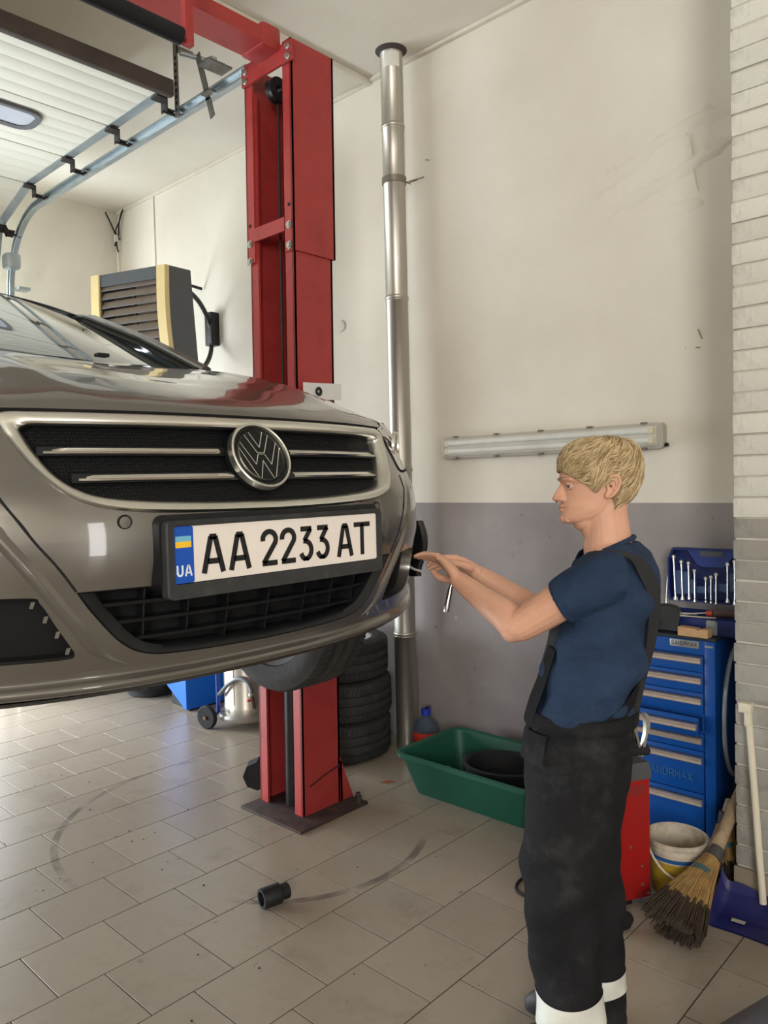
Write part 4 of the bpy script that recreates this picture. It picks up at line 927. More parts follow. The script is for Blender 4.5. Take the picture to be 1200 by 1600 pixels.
part('paint_dab', MB().lathe([(PR+0.0012, ZC-0.115), (PR+0.0018, ZC-0.10), (PR+0.0018, ZC-0.05), (PR+0.001, ZC-0.03)], 14, M.Translation((PPX, PPY, 0)) @ M.Rotation(math.radians(185), 4, 'Z'), ang=math.radians(80)), mat('white_dab', (224, 222, 214), 0.6), flue)

# ------------------------------------------------------------------ fluorescent fixture
LY0, LY1, LZ, LX = 1.520, 2.836, 1.806, XW
lamp = thing('wall_lamp', 'long weatherproof fluorescent lamp, switched off, on the wall above the grey band', 'lamp', (LX, (LY0+LY1)/2, LZ-0.062))
M_HOUS = mat('lamp_housing', (178, 172, 160), 0.5, var=0.05); 
def lprism(yz, x0, x1): return MB().prism(yz, lambda a, b, t: (t, a, b), x0, x1)
part('housing', lprism(rrect(LY0, LZ-0.062, LY1, LZ+0.062, 0.022), LX-0.045, LX-0.001), M_HOUS, lamp)
part('reflector', MB().box((LX-0.052, LY0+0.03, LZ-0.045), (LX-0.046, LY1-0.03, LZ+0.045)), mat('reflector_white', (212, 210, 200), 0.4), lamp)
for dz in (-0.022, 0.024):
    tb = part('lamp_tube', MB().cyl((LX-0.068, LY0+0.055, LZ+dz), (LX-0.068, LY1-0.055, LZ+dz), 0.013, n=16), mat('tube_phosphor', (226, 228, 224), 0.25), lamp)
    for y in (LY0+0.045, LY1-0.045): part('lamp_holder', MB().box((LX-0.085, y-0.012, LZ+dz-0.016), (LX-0.052, y+0.012, LZ+dz+0.016), 0.003), mat('holder_cream', (214, 204, 170), 0.5), lamp, parent=tb)
df = MB(); o1, o2 = rrect(LY0+0.004, LZ-0.060, LY1-0.004, LZ+0.060, 0.022), rrect(LY0+0.020, LZ-0.042, LY1-0.020, LZ+0.042, 0.018)
df.loft([[(LX-0.046, a, b) for a, b in o1], [(LX-0.080, a, b) for a, b in rrect(LY0+0.008, LZ-0.055, LY1-0.008, LZ+0.055, 0.022)], [(LX-0.098, a, b) for a, b in o2]], cap=False)
df.add([(LX-0.098, a, b) for a, b in o2], [tuple(range(len(o2)))])
mdif = mat('lamp_diffuser', (232, 230, 222), 0.12, var=0.02, alpha=0.25, spec=0.6)
part('diffuser', df, mdif, lamp, 'clear ribbed plastic diffuser')
for i in range(5):
    y = LY0+0.09+(LY1-LY0-0.18)*i/4
    for sg in (-1, 1):
        part('clip', MB().box((LX-0.062, y-0.014, LZ+sg*0.060-0.006), (LX-0.03, y+0.014, LZ+sg*0.060+0.006), 0.002), mat('clip_steel', (130, 126, 118), 0.4, 0.7), lamp)
part('cable_gland', MB().cyl((LX-0.02, LY0-0.015, LZ-0.045), (LX-0.02, LY0+0.004, LZ-0.045), 0.009, n=8), M_PLAST, lamp)

# ------------------------------------------------------------------ fan heater on the lamp wall
ht = thing('fan_heater', 'grey and cream louvred fan heater mounted high on the wall beside the lift', 'heater', (2.82, 4.985, 2.33), math.radians(-70.2))
M_HG = mat('heater_grey', (84, 88, 92), 0.5, var=0.06); M_HC = mat('heater_cream', (226, 206, 150), 0.45, var=0.04)
M_SL = mat('heater_louvre', (128, 116, 104), 0.55, var=0.12, scale=12)
TILT = M.Rotation(math.radians(5), 4, 'X')
W2, H = 0.325, 0.80
def hy(z): return -0.035*math.sin(PI*max(0, min(1, z/H)))
def hp_(name, mb, m, par=None, label=None): mb.xf(TILT); return part(name, mb, m, ht, label, local=True, parent=par)
hb2 = MB()
zl = [H*i/12 for i in range(13)]
for sg in (-1, 1):
    hb2.loft([[(sg*W2, hy(z)+0.02, z), (sg*(W2-0.05), hy(z)+0.02, z), (sg*(W2-0.05), 0.30, z), (sg*W2, 0.27, z)] for z in zl])
hb2.box((-W2+0.04, 0.26, 0.02), (W2-0.04, 0.30, H-0.02))
hp_('housing', hb2, M_HG)
for z0, z1 in ((0.0, 0.07), (H-0.085, H)):
    hp_('end_panel', MB().loft([[(x, hy(z0)+0.0, z0), (x, hy(z1)+0.0, z1), (x, 0.29, z1), (x, 0.29, z0)] for x in (-W2+0.055, W2-0.055)]), M_HG)
for sg in (-1, 1):
    hp_('side_trim', MB().loft([[(sg*(W2-0.075), hy(z)-0.004, z), (sg*(W2-0.07), hy(z)-0.012, z), (sg*W2, hy(z)-0.012, z), (sg*(W2+0.004), hy(z), z), (sg*(W2+0.004), hy(z)+0.03, z), (sg*(W2-0.06), hy(z)+0.03, z)] for z in zl]), M_HC, label='cream plastic side trim')
core = hp_('heat_exchanger', MB().box((-W2+0.05, 0.14, 0.05), (W2-0.05, 0.15, H-0.06)), mat('exchanger_tan', (176, 152, 122), 0.5, var=0.15, scale=60))
for i in range(11):
    z = 0.085+0.0605*i; y = hy(z)
    sl = MB().loft([[(x, y+0.012, z-0.006), (x, y+0.008, z-0.001), (x, y+0.040, z+0.044), (x, y+0.046, z+0.042)] for x in (-W2+0.078, W2-0.078)])
    lv = hp_('louvre', sl, M_SL)
    hp_('louvre_edge', MB().box((-W2+0.078, y+0.006, z-0.007), (W2-0.078, y+0.011, z-0.002)), mat('louvre_edge', (104, 110, 116), 0.4), par=lv)
hp_('louvre_link', MB().box((-0.012, 0.03, 0.08), (0.012, 0.045, H-0.09)), M_BLACK)
# bracket, in world coordinates
def wpart(name, mb, m, label=None):
    mi_ = ht.matrix_basis.inverted(); mb.v = [tuple(mi_ @ V(v)) for v in mb.v]; return part(name, mb, m, ht, label, local=True)
arcp = smooth_path([(3.10, 4.84, 3.06), (3.33, 4.99, 3.02), (3.50, 5.11, 2.92), (3.545, 5.14, 2.80), (3.50, 5.09, 2.65), (3.36, 4.99, 2.52), (3.10, 4.82, 2.46)], 6)
wpart('mounting_arc', MB().tube(arcp, 0.018, 8), M_BLACK)
wpart('wall_plate', MB().box((3.52, 5.10, 2.72), (3.60, 5.19, 2.98), 0.01), M_BLACK)
wpart('supply_hose', MB().tube(smooth_path([(3.1, 5.2, 3.13), (3.05, 5.25, 3.18), (3.3, 5.3, 3.22), (3.58, 5.3, 3.2)], 6), 0.012, 8), M_BLACK)
wpart('pipe_fitting', MB().cyl((2.86, 5.18, 3.12), (2.88, 5.2, 3.17), 0.025, n=10), M_BLACK)

# ------------------------------------------------------------------ tyre stack
for i, lb in enumerate(('bottom tyre of the stack beside the red lift post', 'middle tyre of the stack beside the red lift post', 'top wheel of the tyre stack, silver rim showing')):
    t = thing('stacked_wheel', lb, 'wheel', (3.16+(0, 0.006, -0.004)[i], 3.39+(0, -0.008, 0.004)[i], 0.001+0.2345*i), 0.7*i, 'wheels stacked by the lift post')
    wheel_parts(t, M.Translation((0, 0, 0.117)) @ M.Diagonal((0.96, 0.96, 1, 1)))

# ------------------------------------------------------------------ green tub and what lies in it
M_TUB = mat('tub_green', (24, 84, 66), 0.5, var=0.1, scale=5, dirt=(40, 70, 60), dirt_amt=0.5)
tub = thing('plastic_tub', 'large green plastic tub on the floor against the wall', 'tub', (3.16, 2.25, 0))
def rr3(x0, y0, x1, y1, r, z): return [(a, b, z) for a, b in rrect(x0, y0, x1, y1, r, 4)]
tb = MB().loft([rr3(2.965, 1.92, 3.36, 2.615, 0.05, 0.0), rr3(2.905, 1.86, 3.42, 2.675, 0.06, 0.195), rr3(2.885, 1.84, 3.44, 2.695, 0.07, 0.197), rr3(2.885, 1.84, 3.44, 2.695, 0.07, 0.215), rr3(2.90, 1.855, 3.425, 2.68, 0.06, 0.219), rr3(2.915, 1.87, 3.41, 2.665, 0.055, 0.21), rr3(2.972, 1.927, 3.353, 2.608, 0.045, 0.008)], cap=True)
part('basin', tb, M_TUB, tub)
bs = thing('black_basin', 'round black rubber basin lying inside the green tub', 'basin', (3.165, 2.19, 0.01))
Rb = 0.208
part('bowl', MB().lathe([(0.0001, 0.0), (0.15, 0.0), (0.18, 0.04), (Rb-0.012, 0.165), (Rb, 0.17), (Rb+0.004, 0.182), (Rb-0.008, 0.186), (Rb-0.022, 0.175), (0.17, 0.05), (0.14, 0.012), (0.0001, 0.012)], 48, M.Rotation(math.radians(4), 4, 'Y')), M_RUBBER, bs, local=True)
for i in range(3):
    a = 0.6+i*2.1; part('rib', MB().tube([(0.182*math.cos(a+t*0.12), 0.182*math.sin(a+t*0.12), 0.09) for t in range(9)], 0.006, 6), M_RUBBER, bs, local=True)
solo('plastic_offcut', MB().box((3.02, 2.40, 0.10), (3.045, 2.58, 0.125), 0.006, rot=M.Rotation(0.35, 3, 'Z') @ M.Rotation(0.3, 3, 'X')).box((3.03, 2.47, 0.10), (3.13, 2.49, 0.12), 0.005, rot=M.Rotation(0.6, 3, 'Z')), mat('offcut_grey', (70, 76, 76), 0.5), 'grey plastic offcut in the corner of the green tub', 'offcut')
# water bottle
bo = thing('water_bottle', 'large clear water bottle with blue cap and red label behind the green tub', 'bottle', (3.44, 2.925, 0), 0.3)
part('bottle_body', MB().lathe([(0.0001, 0.0), (0.07, 0.0), (0.078, 0.012), (0.078, 0.10), (0.072, 0.105), (0.078, 0.112), (0.078, 0.15), (0.068, 0.185), (0.04, 0.21), (0.024, 0.225), (0.024, 0.24), (0.0001, 0.24)], 32), mat('bottle_pet', (120, 140, 165), 0.08, trans=0.75, ior=1.2, var=0.03, alpha=0.55), bo, local=True, angle=60)
part('cap', MB().cyl((0, 0, 0.235), (0, 0, 0.268), 0.030, 0.028, 20).box((0.0, -0.01, 0.26), (0.055, 0.01, 0.268), 0.002), mat('cap_blue', (28, 52, 170), 0.4), bo, local=True)
lbl = MB().lathe([(0.0786, 0.075), (0.0792, 0.077), (0.0792, 0.138), (0.0786, 0.14)], 16, M.Rotation(math.radians(130), 4, 'Z'), ang=math.radians(120)); lb_o = part('label', lbl, mat('label_red', (206, 52, 36), 0.5), bo, local=True)
part('label_band', MB().lathe([(0.0786, 0.02), (0.0792, 0.022), (0.0792, 0.07), (0.0786, 0.072)], 16, M.Rotation(math.radians(130), 4, 'Z'), ang=math.radians(120)), mat('label_navy', (30, 40, 120), 0.5), bo, local=True, parent=lb_o)
part('label_stripe', MB().lathe([(0.0788, 0.069), (0.0795, 0.07), (0.0795, 0.078), (0.0788, 0.079)], 16, M.Rotation(math.radians(130), 4, 'Z'), ang=math.radians(120)), mat('label_white', (220, 220, 224), 0.5), bo, local=True, parent=lb_o)

# ------------------------------------------------------------------ behind the post: drainer, blue machine, black drum
dr = thing('oil_drainer', 'silver wheeled oil drainer tank with hose and red valve behind the lift post', 'oil drainer', (3.12, 4.25, 0.0))
cx, cy = 3.12, 4.25
part('tank', MB().lathe([(0.0001, 0.09), (0.15, 0.09), (0.152, 0.10), (0.152, 0.145), (0.149, 0.15), (0.149, 0.74), (0.13, 0.78), (0.05, 0.80), (0.0001, 0.80)], 40, M.Translation((cx, cy, 0))), mat('tank_silver', (196, 190, 178), 0.35, 0.7, var=0.08, scale=5, dirt=(140, 120, 96), dirt_amt=0.5), dr)
part('base_ring', MB().lathe([(0.0001, 0.045), (0.165, 0.045), (0.19, 0.055), (0.195, 0.075), (0.185, 0.092), (0.15, 0.098), (0.0001, 0.098)], 40, M.Translation((cx, cy, 0))), mat('ring_grey', (170, 166, 160), 0.35, 0.6, var=0.15, dirt=(150, 90, 80), dirt_amt=0.4), dr)
for (wx, wy) in ((2.875, 4.36), (3.24, 4.47)):
    ax = V((0.2, 0.0, 0)).normalized() if wy < 4.4 else V((0.3, -0.2, 0)).normalized()
    mt = M.Translation((wx, wy, 0.078)) @ V((1, 0.25, 0)).to_track_quat('Z', 'Y').to_matrix().to_4x4()
    wl = part('wheel', MB().lathe([(0.012, -0.016), (0.07, -0.018), (0.078, -0.010), (0.078, 0.010), (0.07, 0.018), (0.012, 0.016)], 32, mt, closed=True), M_RUBBER, dr)
    part('wheel_axle', MB().cyl(mt @ V((0, 0, -0.03)), mt @ V((0, 0, 0.10)), 0.012, n=10), mat('axle_rust', (120, 90, 76), 0.6, 0.5), dr, parent=wl)
part('caster_leg', MB().cyl((cx+0.1, cy-0.1, 0.0), (cx+0.1, cy-0.1, 0.05), 0.02, n=10), M_BLACK, dr)
part('handle_pole', MB().cyl((2.965, 4.36, 0.08), (2.965, 4.36, 0.95), 0.013, n=12).cyl((3.0, 4.40, 0.08), (3.0, 4.40, 0.95), 0.009, n=10), mat('pole_blue', (30, 60, 150), 0.4), dr)
part('sight_tube', MB().cyl((2.985, 4.20, 0.16), (2.985, 4.20, 0.70), 0.007, n=8).cyl((2.985, 4.20, 0.16), (3.02, 4.21, 0.16), 0.011, n=8), mat('sight_brass', (170, 150, 110), 0.35, 0.6), dr)
hs_ = smooth_path([(2.955, 4.33, 0.22), (2.945, 4.28, 0.25), (2.95, 4.21, 0.31), (2.97, 4.13, 0.352), (2.985, 4.06, 0.345), (2.99, 4.025, 0.30), (2.99, 4.02, 0.27)], 6)
part('drain_hose', MB().tube(hs_, 0.015, 10), mat('hose_grey', (110, 112, 116), 0.35, 0.5), dr)
vv = MB().cyl((2.99, 4.02, 0.275), (2.99, 4.02, 0.255), 0.019, n=10); part('hose_fitting', vv, M_STEEL, dr)
part('valve_handle', MB().box((2.955, 4.012, 0.222), (3.012, 4.028, 0.234), 0.003), mat('valve_red', (190, 40, 40), 0.4), dr)
part('valve_body', MB().cyl((2.99, 4.02, 0.256), (3.0, 4.01, 0.17), 0.015, n=10), mat('valve_brass', (110, 96, 78), 0.4, 0.7), dr)
bl = thing('blue_machine', 'bright blue sheet-metal machine base standing far behind the lift post', 'machine', (3.2, 5.05, 0))
M_BL = mat('machine_blue', (20, 104, 214), 0.4, var=0.05, scale=4)
part('cabinet', MB().prism([(4.80, 0.012), (4.82, 0.012), (5.10, 0.18), (5.16, 0.26), (5.16, 0.95), (4.80, 0.95)], lambda a, b, t: (t, a, b), 3.0, 3.40), M_BL, bl)
part('side_plate', MB().prism([(4.803, 0.015), (4.822, 0.015), (5.10, 0.183), (5.155, 0.262), (5.155, 0.94), (4.803, 0.94)], lambda a, b, t: (t, a, b), 2.996, 3.0), M_BL, bl)
part('plinth', MB().box((3.02, 4.805, 0.0), (3.38, 4.83, 0.013)).box((3.05, 4.9, 0.0), (3.35, 5.08, 0.17)), M_BLACK, bl)
dm = thing('black_drum', 'squat ribbed black plastic drum on the floor beyond the blue machine', 'drum', (3.13, 5.50, 0.0))
part('drum_base', MB().lathe([(0.0001, 0.0), (0.175, 0.0), (0.185, 0.01), (0.19, 0.055), (0.0001, 0.055)], 40), mat('drum_black', (44, 46, 50), 0.6, var=0.1), dm, local=True)
part('drum_shell', MB().lathe([(0.0001, 0.055), (0.215, 0.055), (0.225, 0.07), (0.232, 0.24), (0.22, 0.26), (0.0001, 0.265)], 40), mat('drum_black', (44, 46, 50)), dm, local=True)
for i in range(14):
    a = 2*PI*i/14; m = MB().box((0.222, -0.02, 0.075), (0.242, 0.02, 0.225), 0.006); m.xf(M.Rotation(a, 4, 'Z')); part('rib', m, mat('drum_black', (44, 46, 50)), dm, local=True)

# ------------------------------------------------------------------ tool cabinet
M_CB = mat('cabinet_blue', (8, 68, 140), 0.36, var=0.06, scale=4); M_HAN = mat('handle_alu', (186, 172, 160), 0.35, 0.5, var=0.08, scale=20)
CX, CY0, CY1, CT = 3.18, 1.155, 1.815, 0.945
tc_ = thing('tool_cabinet', 'tall blue metal tool cabinet with seven silver-handled drawers against the wall', 'tool cabinet', (3.38, 1.485, 0))
part('carcass', MB().box((CX+0.012, CY0, 0.075), (3.585, CY1, CT-0.012), 0.004), M_CB, tc_)
part('top', MB().box((CX-0.004, CY0-0.008, CT-0.014), (3.59, CY1+0.008, CT), 0.006), mat('cabinet_mat', (26, 32, 36), 0.6, var=0.2), tc_)
part('corner_post', MB().box((CX, CY0-0.002, 0.06), (CX+0.016, CY0+0.040, CT-0.014), 0.004), M_CB, tc_)
part('corner_post', MB().box((CX, CY1-0.040, 0.06), (CX+0.016, CY1+0.002, CT-0.014), 0.004), M_CB, tc_)
part('header_panel', MB().box((CX, CY0+0.04, 0.872), (CX+0.014, CY1-0.04, CT-0.014), 0.003), M_CB, tc_)
part('plinth', MB().box((CX+0.02, CY0+0.01, 0.015), (3.57, CY1-0.01, 0.076)), mat('plinth_navy', (10, 30, 60), 0.5), tc_)
for (a, b) in ((CX+0.06, CY0+0.06), (CX+0.06, CY1-0.06), (3.52, CY0+0.06), (3.52, CY1-0.06)): part('foot', MB().cyl((a, b, 0), (a, b, 0.018), 0.025, n=12), M_RUBBER, tc_)
drw = [(0.868, 0.800, 0.847, 0), (0.796, 0.715, 0.762, 0), (0.711, 0.625, 0.676, 0), (0.621, 0.545, 0.583, 1), (0.541, 0.470, 0.511, 0), (0.466, 0.290, 0.427, 0), (0.286, 0.080, 0.249, 0)]
def letter_strokes(c):
    return {'A': [[(0, 0), (.5, 1), (1, 0)], [(.2, .35), (.8, .35)]], 'N': [[(0, 0), (0, 1), (1, 0), (1, 1)]], 'D': [[(0, 0), (0, 1)], [(0, 1), (.6, 1), (1, .7), (1, .3), (.6, 0), (0, 0)]],
            'R': [[(0, 0), (0, 1), (.8, 1), (1, .8), (.8, .5), (0, .5)], [(.5, .5), (1, 0)]], 'M': [[(0, 0), (0, 1), (.5, .4), (1, 1), (1, 0)]], 'X': [[(0, 0), (1, 1)], [(0, 1), (1, 0)]],
            'S': [[(1, .85), (.7, 1), (.3, 1), (0, .8), (.2, .55), (.8, .45), (1, .2), (.7, 0), (.3, 0), (0, .15)]], 'E': [[(1, 1), (0, 1), (0, 0), (1, 0)], [(0, .5), (.8, .5)]]}[c]
def write_y(txt, yl, yr, z0, z1, x, wd, th):
    b = MB(); n = len(txt); st = (yl-yr)/n
    for i, c in enumerate(txt):
        for s in letter_strokes(c): stroke(b, [(yl-st*(i+0.12+0.70*p[0]), z0+(z1-z0)*p[1]) for p in s], wd, 0, th, fn=lambda a, q, t: (x-t, a, q))
    return b
for (zt, zb, zh, op) in drw:
    dx = -0.055 if op else 0.0
    d = part('drawer', MB().box((CX+dx, CY0+0.046, zb), (CX+0.014+dx, CY1-0.046, zt), 0.003), M_CB, tc_)
    if op: part('drawer_tray', MB().box((CX+dx+0.014, CY0+0.055, zb+0.008), (CX+0.012, CY1-0.055, zt-0.012)), mat('drawer_inside', (8, 40, 84), 0.5), tc_, parent=d)
    part('drawer_shade_strip', MB().box((CX+dx-0.0006, CY0+0.05, zh+0.014), (CX+dx+0.001, CY1-0.05, zh+0.020)), mat('shade_navy', (6, 26, 60), 0.5), tc_, parent=d)  # thin dark strip, shade above the handle put in as colour
    hm = MB().loft([[(CX+dx-0.001, y, zh-0.013), (CX+dx-0.016, y, zh-0.011), (CX+dx-0.018, y, zh-0.008), (CX+dx-0.012, y, zh), (CX+dx-0.018, y, zh+0.008), (CX+dx-0.016, y, zh+0.011), (CX+dx-0.001, y, zh+0.013)] for y in (CY0+0.052, CY1-0.052)])
    part('drawer_handle', hm, M_HAN, tc_, parent=d)
    if zh == 0.427: part('embossed_lettering', write_y('ANDRMAX', 1.428, 1.243, 0.335, 0.366, CX, 0.0035, 0.004), mat('emboss_glint', (58, 104, 156), 0.25), tc_, parent=d)  # lighter blue paints the glint on the raised letters
bd = part('name_plate', MB().box((CX-0.004, 1.216, 0.897), (CX+0.001, 1.337, 0.927), 0.001), mat('badge_alu', (150, 150, 146), 0.35, 0.6), tc_)
part('name_plate_lettering', write_y('SANDRMAX', 1.332, 1.222, 0.904, 0.921, CX-0.004, 0.0025, 0.001), mat('badge_ink', (46, 52, 60), 0.5), tc_, parent=bd)
part('lock_plate', MB().box((CX-0.003, CY0+0.004, 0.906), (CX, CY0+0.036, 0.914)), mat('badge_alu', (150, 150, 146)), tc_)
# clear hose looped on the side of the cabinet
hose = smooth_path([(3.50, CY0-0.02, 0.90), (3.40, CY0-0.03, 0.905), (3.29, CY0-0.03, 0.86), (3.215, CY0-0.03, 0.72), (3.205, CY0-0.03, 0.52), (3.26, CY0-0.03, 0.39), (3.36, CY0-0.022, 0.345), (3.41, CY0-0.02, 0.45), (3.42, CY0-0.02, 0.65), (3.40, CY0-0.02, 0.82)], 8)
solo('clear_hose', MB().tube(hose, 0.009, 8), mat('hose_clear', (170, 180, 186), 0.15, trans=0.3, var=0.05), 'clear plastic hose looped down the side of the blue cabinet', 'hose')
solo('hose_tail', MB().tube(smooth_path([(3.40, CY0-0.018, 0.34), (3.33, CY0-0.016, 0.27), (3.24, CY0-0.013, 0.235), (3.19, CY0-0.013, 0.23)], 6), 0.006, 6), mat('hose_dark', (40, 50, 60), 0.4), 'thin dark hose end curling below the clear hose loop', 'hose')
solo('hose_valve', MB().cyl((3.43, CY0-0.03, 0.905), (3.56, CY0-0.03, 0.925), 0.022, n=10), M_BLACK, 'black hose valve at the top of the clear hose loop', 'valve')

# ------------------------------------------------------------------ things on the cabinet
M_CASE = mat('case_navy', (22, 36, 92), 0.45, var=0.1); M_CASE2 = mat('case_blue_grey', (62, 84, 122), 0.55, var=0.12)
ZT = CT
cs = thing('tool_case', 'open navy tool case on the blue cabinet, lid propped up with spanners', 'tool case', (3.36, 1.28, ZT))
LXX = 3.475
lid = [(1.065, 1.045), (1.455, 1.045), (1.462, 1.09), (1.462, 1.235), (1.44, 1.285), (1.075, 1.285), (1.058, 1.235), (1.058, 1.09)]
lo = MB().prism(lid, lambda a, b, t: (t, a, b), LXX+0.014, LXX+0.03)
n_ = len(lid); cyy, czz = 1.26, 1.165; li = [(cyy+(a-cyy)*0.955, czz+(b-czz)*0.93) for a, b in lid]
lo.loft([[(LXX+0.016, a, b) for a, b in lid], [(LXX-0.022, a, b) for a, b in lid], [(LXX-0.022, a, b) for a, b in li], [(LXX+0.012, a, b) for a, b in li]], cap=False)
lido = part('lid', lo, M_CASE, cs)
part('lid_handle', MB().prism([(1.375, 1.283), (1.155, 1.283), (1.20, 1.215), (1.225, 1.205), (1.305, 1.205), (1.33, 1.215)], lambda a, b, t: (t, a, b), LXX-0.018, LXX+0.01), mat('case_navy_light', (34, 54, 120), 0.45), cs, parent=lido)
part('handle_opening', MB().prism(rrect(1.215, 1.252, 1.315, 1.282, 0.008), lambda a, b, t: (t, a, b), LXX-0.0195, LXX-0.015), mat('grip_grey', (74, 76, 80), 0.5), cs, parent=lido)
wr = [(1.431, 1.249, 1.424, 1.048), (1.396, 1.227, 1.392, 1.050), (1.364, 1.223, 1.362, 1.055), (1.337, 1.19, 1.337, 1.046), (1.288, 1.159, 1.289, 1.048), (1.265, 1.166, 1.266, 1.046), (1.243, 1.179, 1.244, 1.044), (1.194, 1.227, 1.195, 1.055), (1.164, 1.24, 1.165, 1.048)]
for i in range(len(wr)-1):
    ym, zt_, zb_ = (wr[i][0]+wr[i+1][0])/2, min(wr[i][1], wr[i+1][1])-0.045, 1.075+0.004*i
    hw = abs(wr[i][0]-wr[i+1][0])/2-0.004
    if hw < 0.004: continue
    part('lid_holder', MB().prism(rrect(ym-hw, zb_, ym+hw, max(zt_, zb_+0.03), min(0.006, hw*0.8), 3), lambda a, b, t: (t, a, b), LXX-0.016, LXX+0.012), M_CASE2, cs, parent=lido)
M_WR = mat('wrench_chrome', (206, 204, 200), 0.22, 1.0, var=0.05)
names = ['longest chrome spanner at the left end of the case lid', 'second chrome spanner from the left in the case lid', 'third chrome spanner from the left in the case lid', 'fourth chrome spanner from the left in the case lid', 'shortest chrome spanner in the middle of the case lid', 'short chrome spanner right of the shortest one in the case lid', 'short chrome spanner third from the right in the case lid', 'long chrome spanner second from the right in the case lid', 'long chrome spanner at the right end of the case lid']
for (y0, z0, y1, z1), lb in zip(wr, names):
    a, b = V((LXX-0.022, y0, z0)), V((LXX-0.022, y1, z1)); L = (a-b).length; k = 0.55+0.45*L/0.2
    t = thing('spanner', lb, 'spanner', tuple(b), 0, 'spanners in the lid of the tool case')
    part('shank', MB().tube([a, a+(b-a)*0.12, a+(b-a)*0.2, a+(b-a)*0.85, b], [0.006*k, 0.005*k, 0.0038*k, 0.0036*k, 0.0055*k], 8), M_WR, t)
    part('ring_end', MB().lathe([(0.004*k, -0.005), (0.0095*k, -0.005), (0.0095*k, 0.005), (0.004*k, 0.005)], 16, M.Translation(a+V((0, 0, -0.004))) @ M.Rotation(PI/2, 4, 'Y'), closed=True), M_WR, t)
    part('open_end', MB().prism([(-.010*k, 0.0), (-.004*k, .004), (-.0035*k, .014*k), (.0035*k, .014*k), (.004*k, .004), (.010*k, 0.0), (.009*k, .014*k), (.004*k, .022*k), (-.004*k, .022*k), (-.009*k, .014*k)], lambda p, q, s, b=b: (b.x+s, b.y+p, b.z-0.004+q), -0.0035, 0.0035), M_WR, t)
tr = MB(); tr.box((3.235, 1.055, ZT+0.002), (3.465, 1.46, ZT+0.012), 0.003)
for lo_, hi_ in (((3.235, 1.055, ZT+0.002), (3.243, 1.46, ZT+0.068)), ((3.457, 1.055, ZT+0.002), (3.465, 1.46, ZT+0.068)), ((3.235, 1.055, ZT+0.002), (3.465, 1.063, ZT+0.068)), ((3.235, 1.452, ZT+0.002), (3.465, 1.46, ZT+0.068))): tr.box(lo_, hi_, 0.002)
tr.box((3.243, 1.063, ZT+0.038), (3.457, 1.452, ZT+0.045))
part('tray', tr, M_CASE, cs)
part('latch', MB().box((3.226, 1.16, ZT+0.004), (3.234, 1.205, ZT+0.062), 0.003).box((3.221, 1.165, ZT+0.04), (3.227, 1.20, ZT+0.066), 0.002), mat('latch_grey', (116, 122, 116), 0.5), cs, label='grey case latch')
tl = [((3.30, 1.42, ZT+0.058), (3.33, 1.20, ZT+0.056), 0.008, 'long chrome extension bar lying in the tool tray'), ((3.27, 1.40, ZT+0.056), (3.28, 1.33, ZT+0.056), 0.012, 'chrome socket lying at the left of the tool tray'), ((3.36, 1.38, ZT+0.056), (3.38, 1.30, ZT+0.056), 0.011, 'dark chrome socket further back in the tool tray'), ((3.265, 1.27, ZT+0.053), (3.27, 1.13, ZT+0.053), 0.007, 'thin chrome rod at the front edge of the tool tray')]
for a, b, r, lb in tl:
    m = MB().tube([a, tuple((V(a)*0.8+V(b)*0.2)), tuple((V(a)*0.78+V(b)*0.22)), b], [r, r, r*0.7, r*0.7], 10); solo('socket_tool', m, M_WR, lb, 'socket tool', 'loose tools in the tray')
sd_ = thing('screwdriver', 'screwdriver with brown and red handle lying across the tool tray', 'screwdriver', (3.30, 1.15, ZT+0.065))
part('handle', MB().tube([(3.285, 1.20, ZT+0.085), (3.29, 1.19, ZT+0.085), (3.30, 1.12, ZT+0.087), (3.305, 1.065, ZT+0.088), (3.306, 1.06, ZT+0.088)], [0.010, 0.015, 0.017, 0.016, 0.008], 12), mat('driver_brown', (70, 50, 44), 0.5), sd_)
part('collar', MB().tube([(3.282, 1.225, ZT+0.085), (3.285, 1.20, ZT+0.085)], [0.009, 0.013], 12), mat('driver_red', (170, 60, 40), 0.4), sd_)
part('blade', MB().tube([(3.27, 1.30, ZT+0.075), (3.283, 1.224, ZT+0.085)], 0.004, 8), M_WR, sd_)
wb = MB().prism([(0, 0), (0.125, 0), (0.125, 0.034), (0.095, 0.034), (0.09, 0.028), (0.07, 0.034), (0, 0.036)], lambda a, b, t: (a, t, b), -0.02, 0.022); wb.xf(M.Translation((3.19, 1.30, ZT+0.001)) @ M.Rotation(math.radians(-92), 4, 'Z'))
solo('wood_block', wb, mat('raw_wood', (176, 138, 98), 0.7, var=0.2, scale=14, stretch=(6, 1, 6), dirt=(90, 60, 40), dirt_amt=0.6), 'small sawn wood block on the front edge of the blue cabinet', 'wood block')
pc = MB().grid(lambda u, v: V((3.192+0.034*v, 1.475-0.165*u, ZT+0.012+(0.03+0.075*math.sin(PI*(0.30+0.6*(1-u))))*v)), 12, 8)
pcs = thing('plastic_cover', 'bent black plastic trim cover lying left of the tool case', 'plastic cover', (3.27, 1.38, ZT))
part('shell', pc, mat('cover_black', (36, 38, 38), 0.5, var=0.15), pcs)
part('shell_rim', MB().tube([V((3.226, 1.475-0.165*u/12, ZT+0.012+0.03+0.075*math.sin(PI*(0.30+0.6*(1-u/12))))) for u in range(13)], 0.006, 6), mat('cover_black', (36, 38, 38)), pcs)
part('tab', MB().box((3.186, 1.40, ZT), (3.198, 1.475, ZT+0.05), 0.003), mat('cover_black', (36, 38, 38)), pcs)
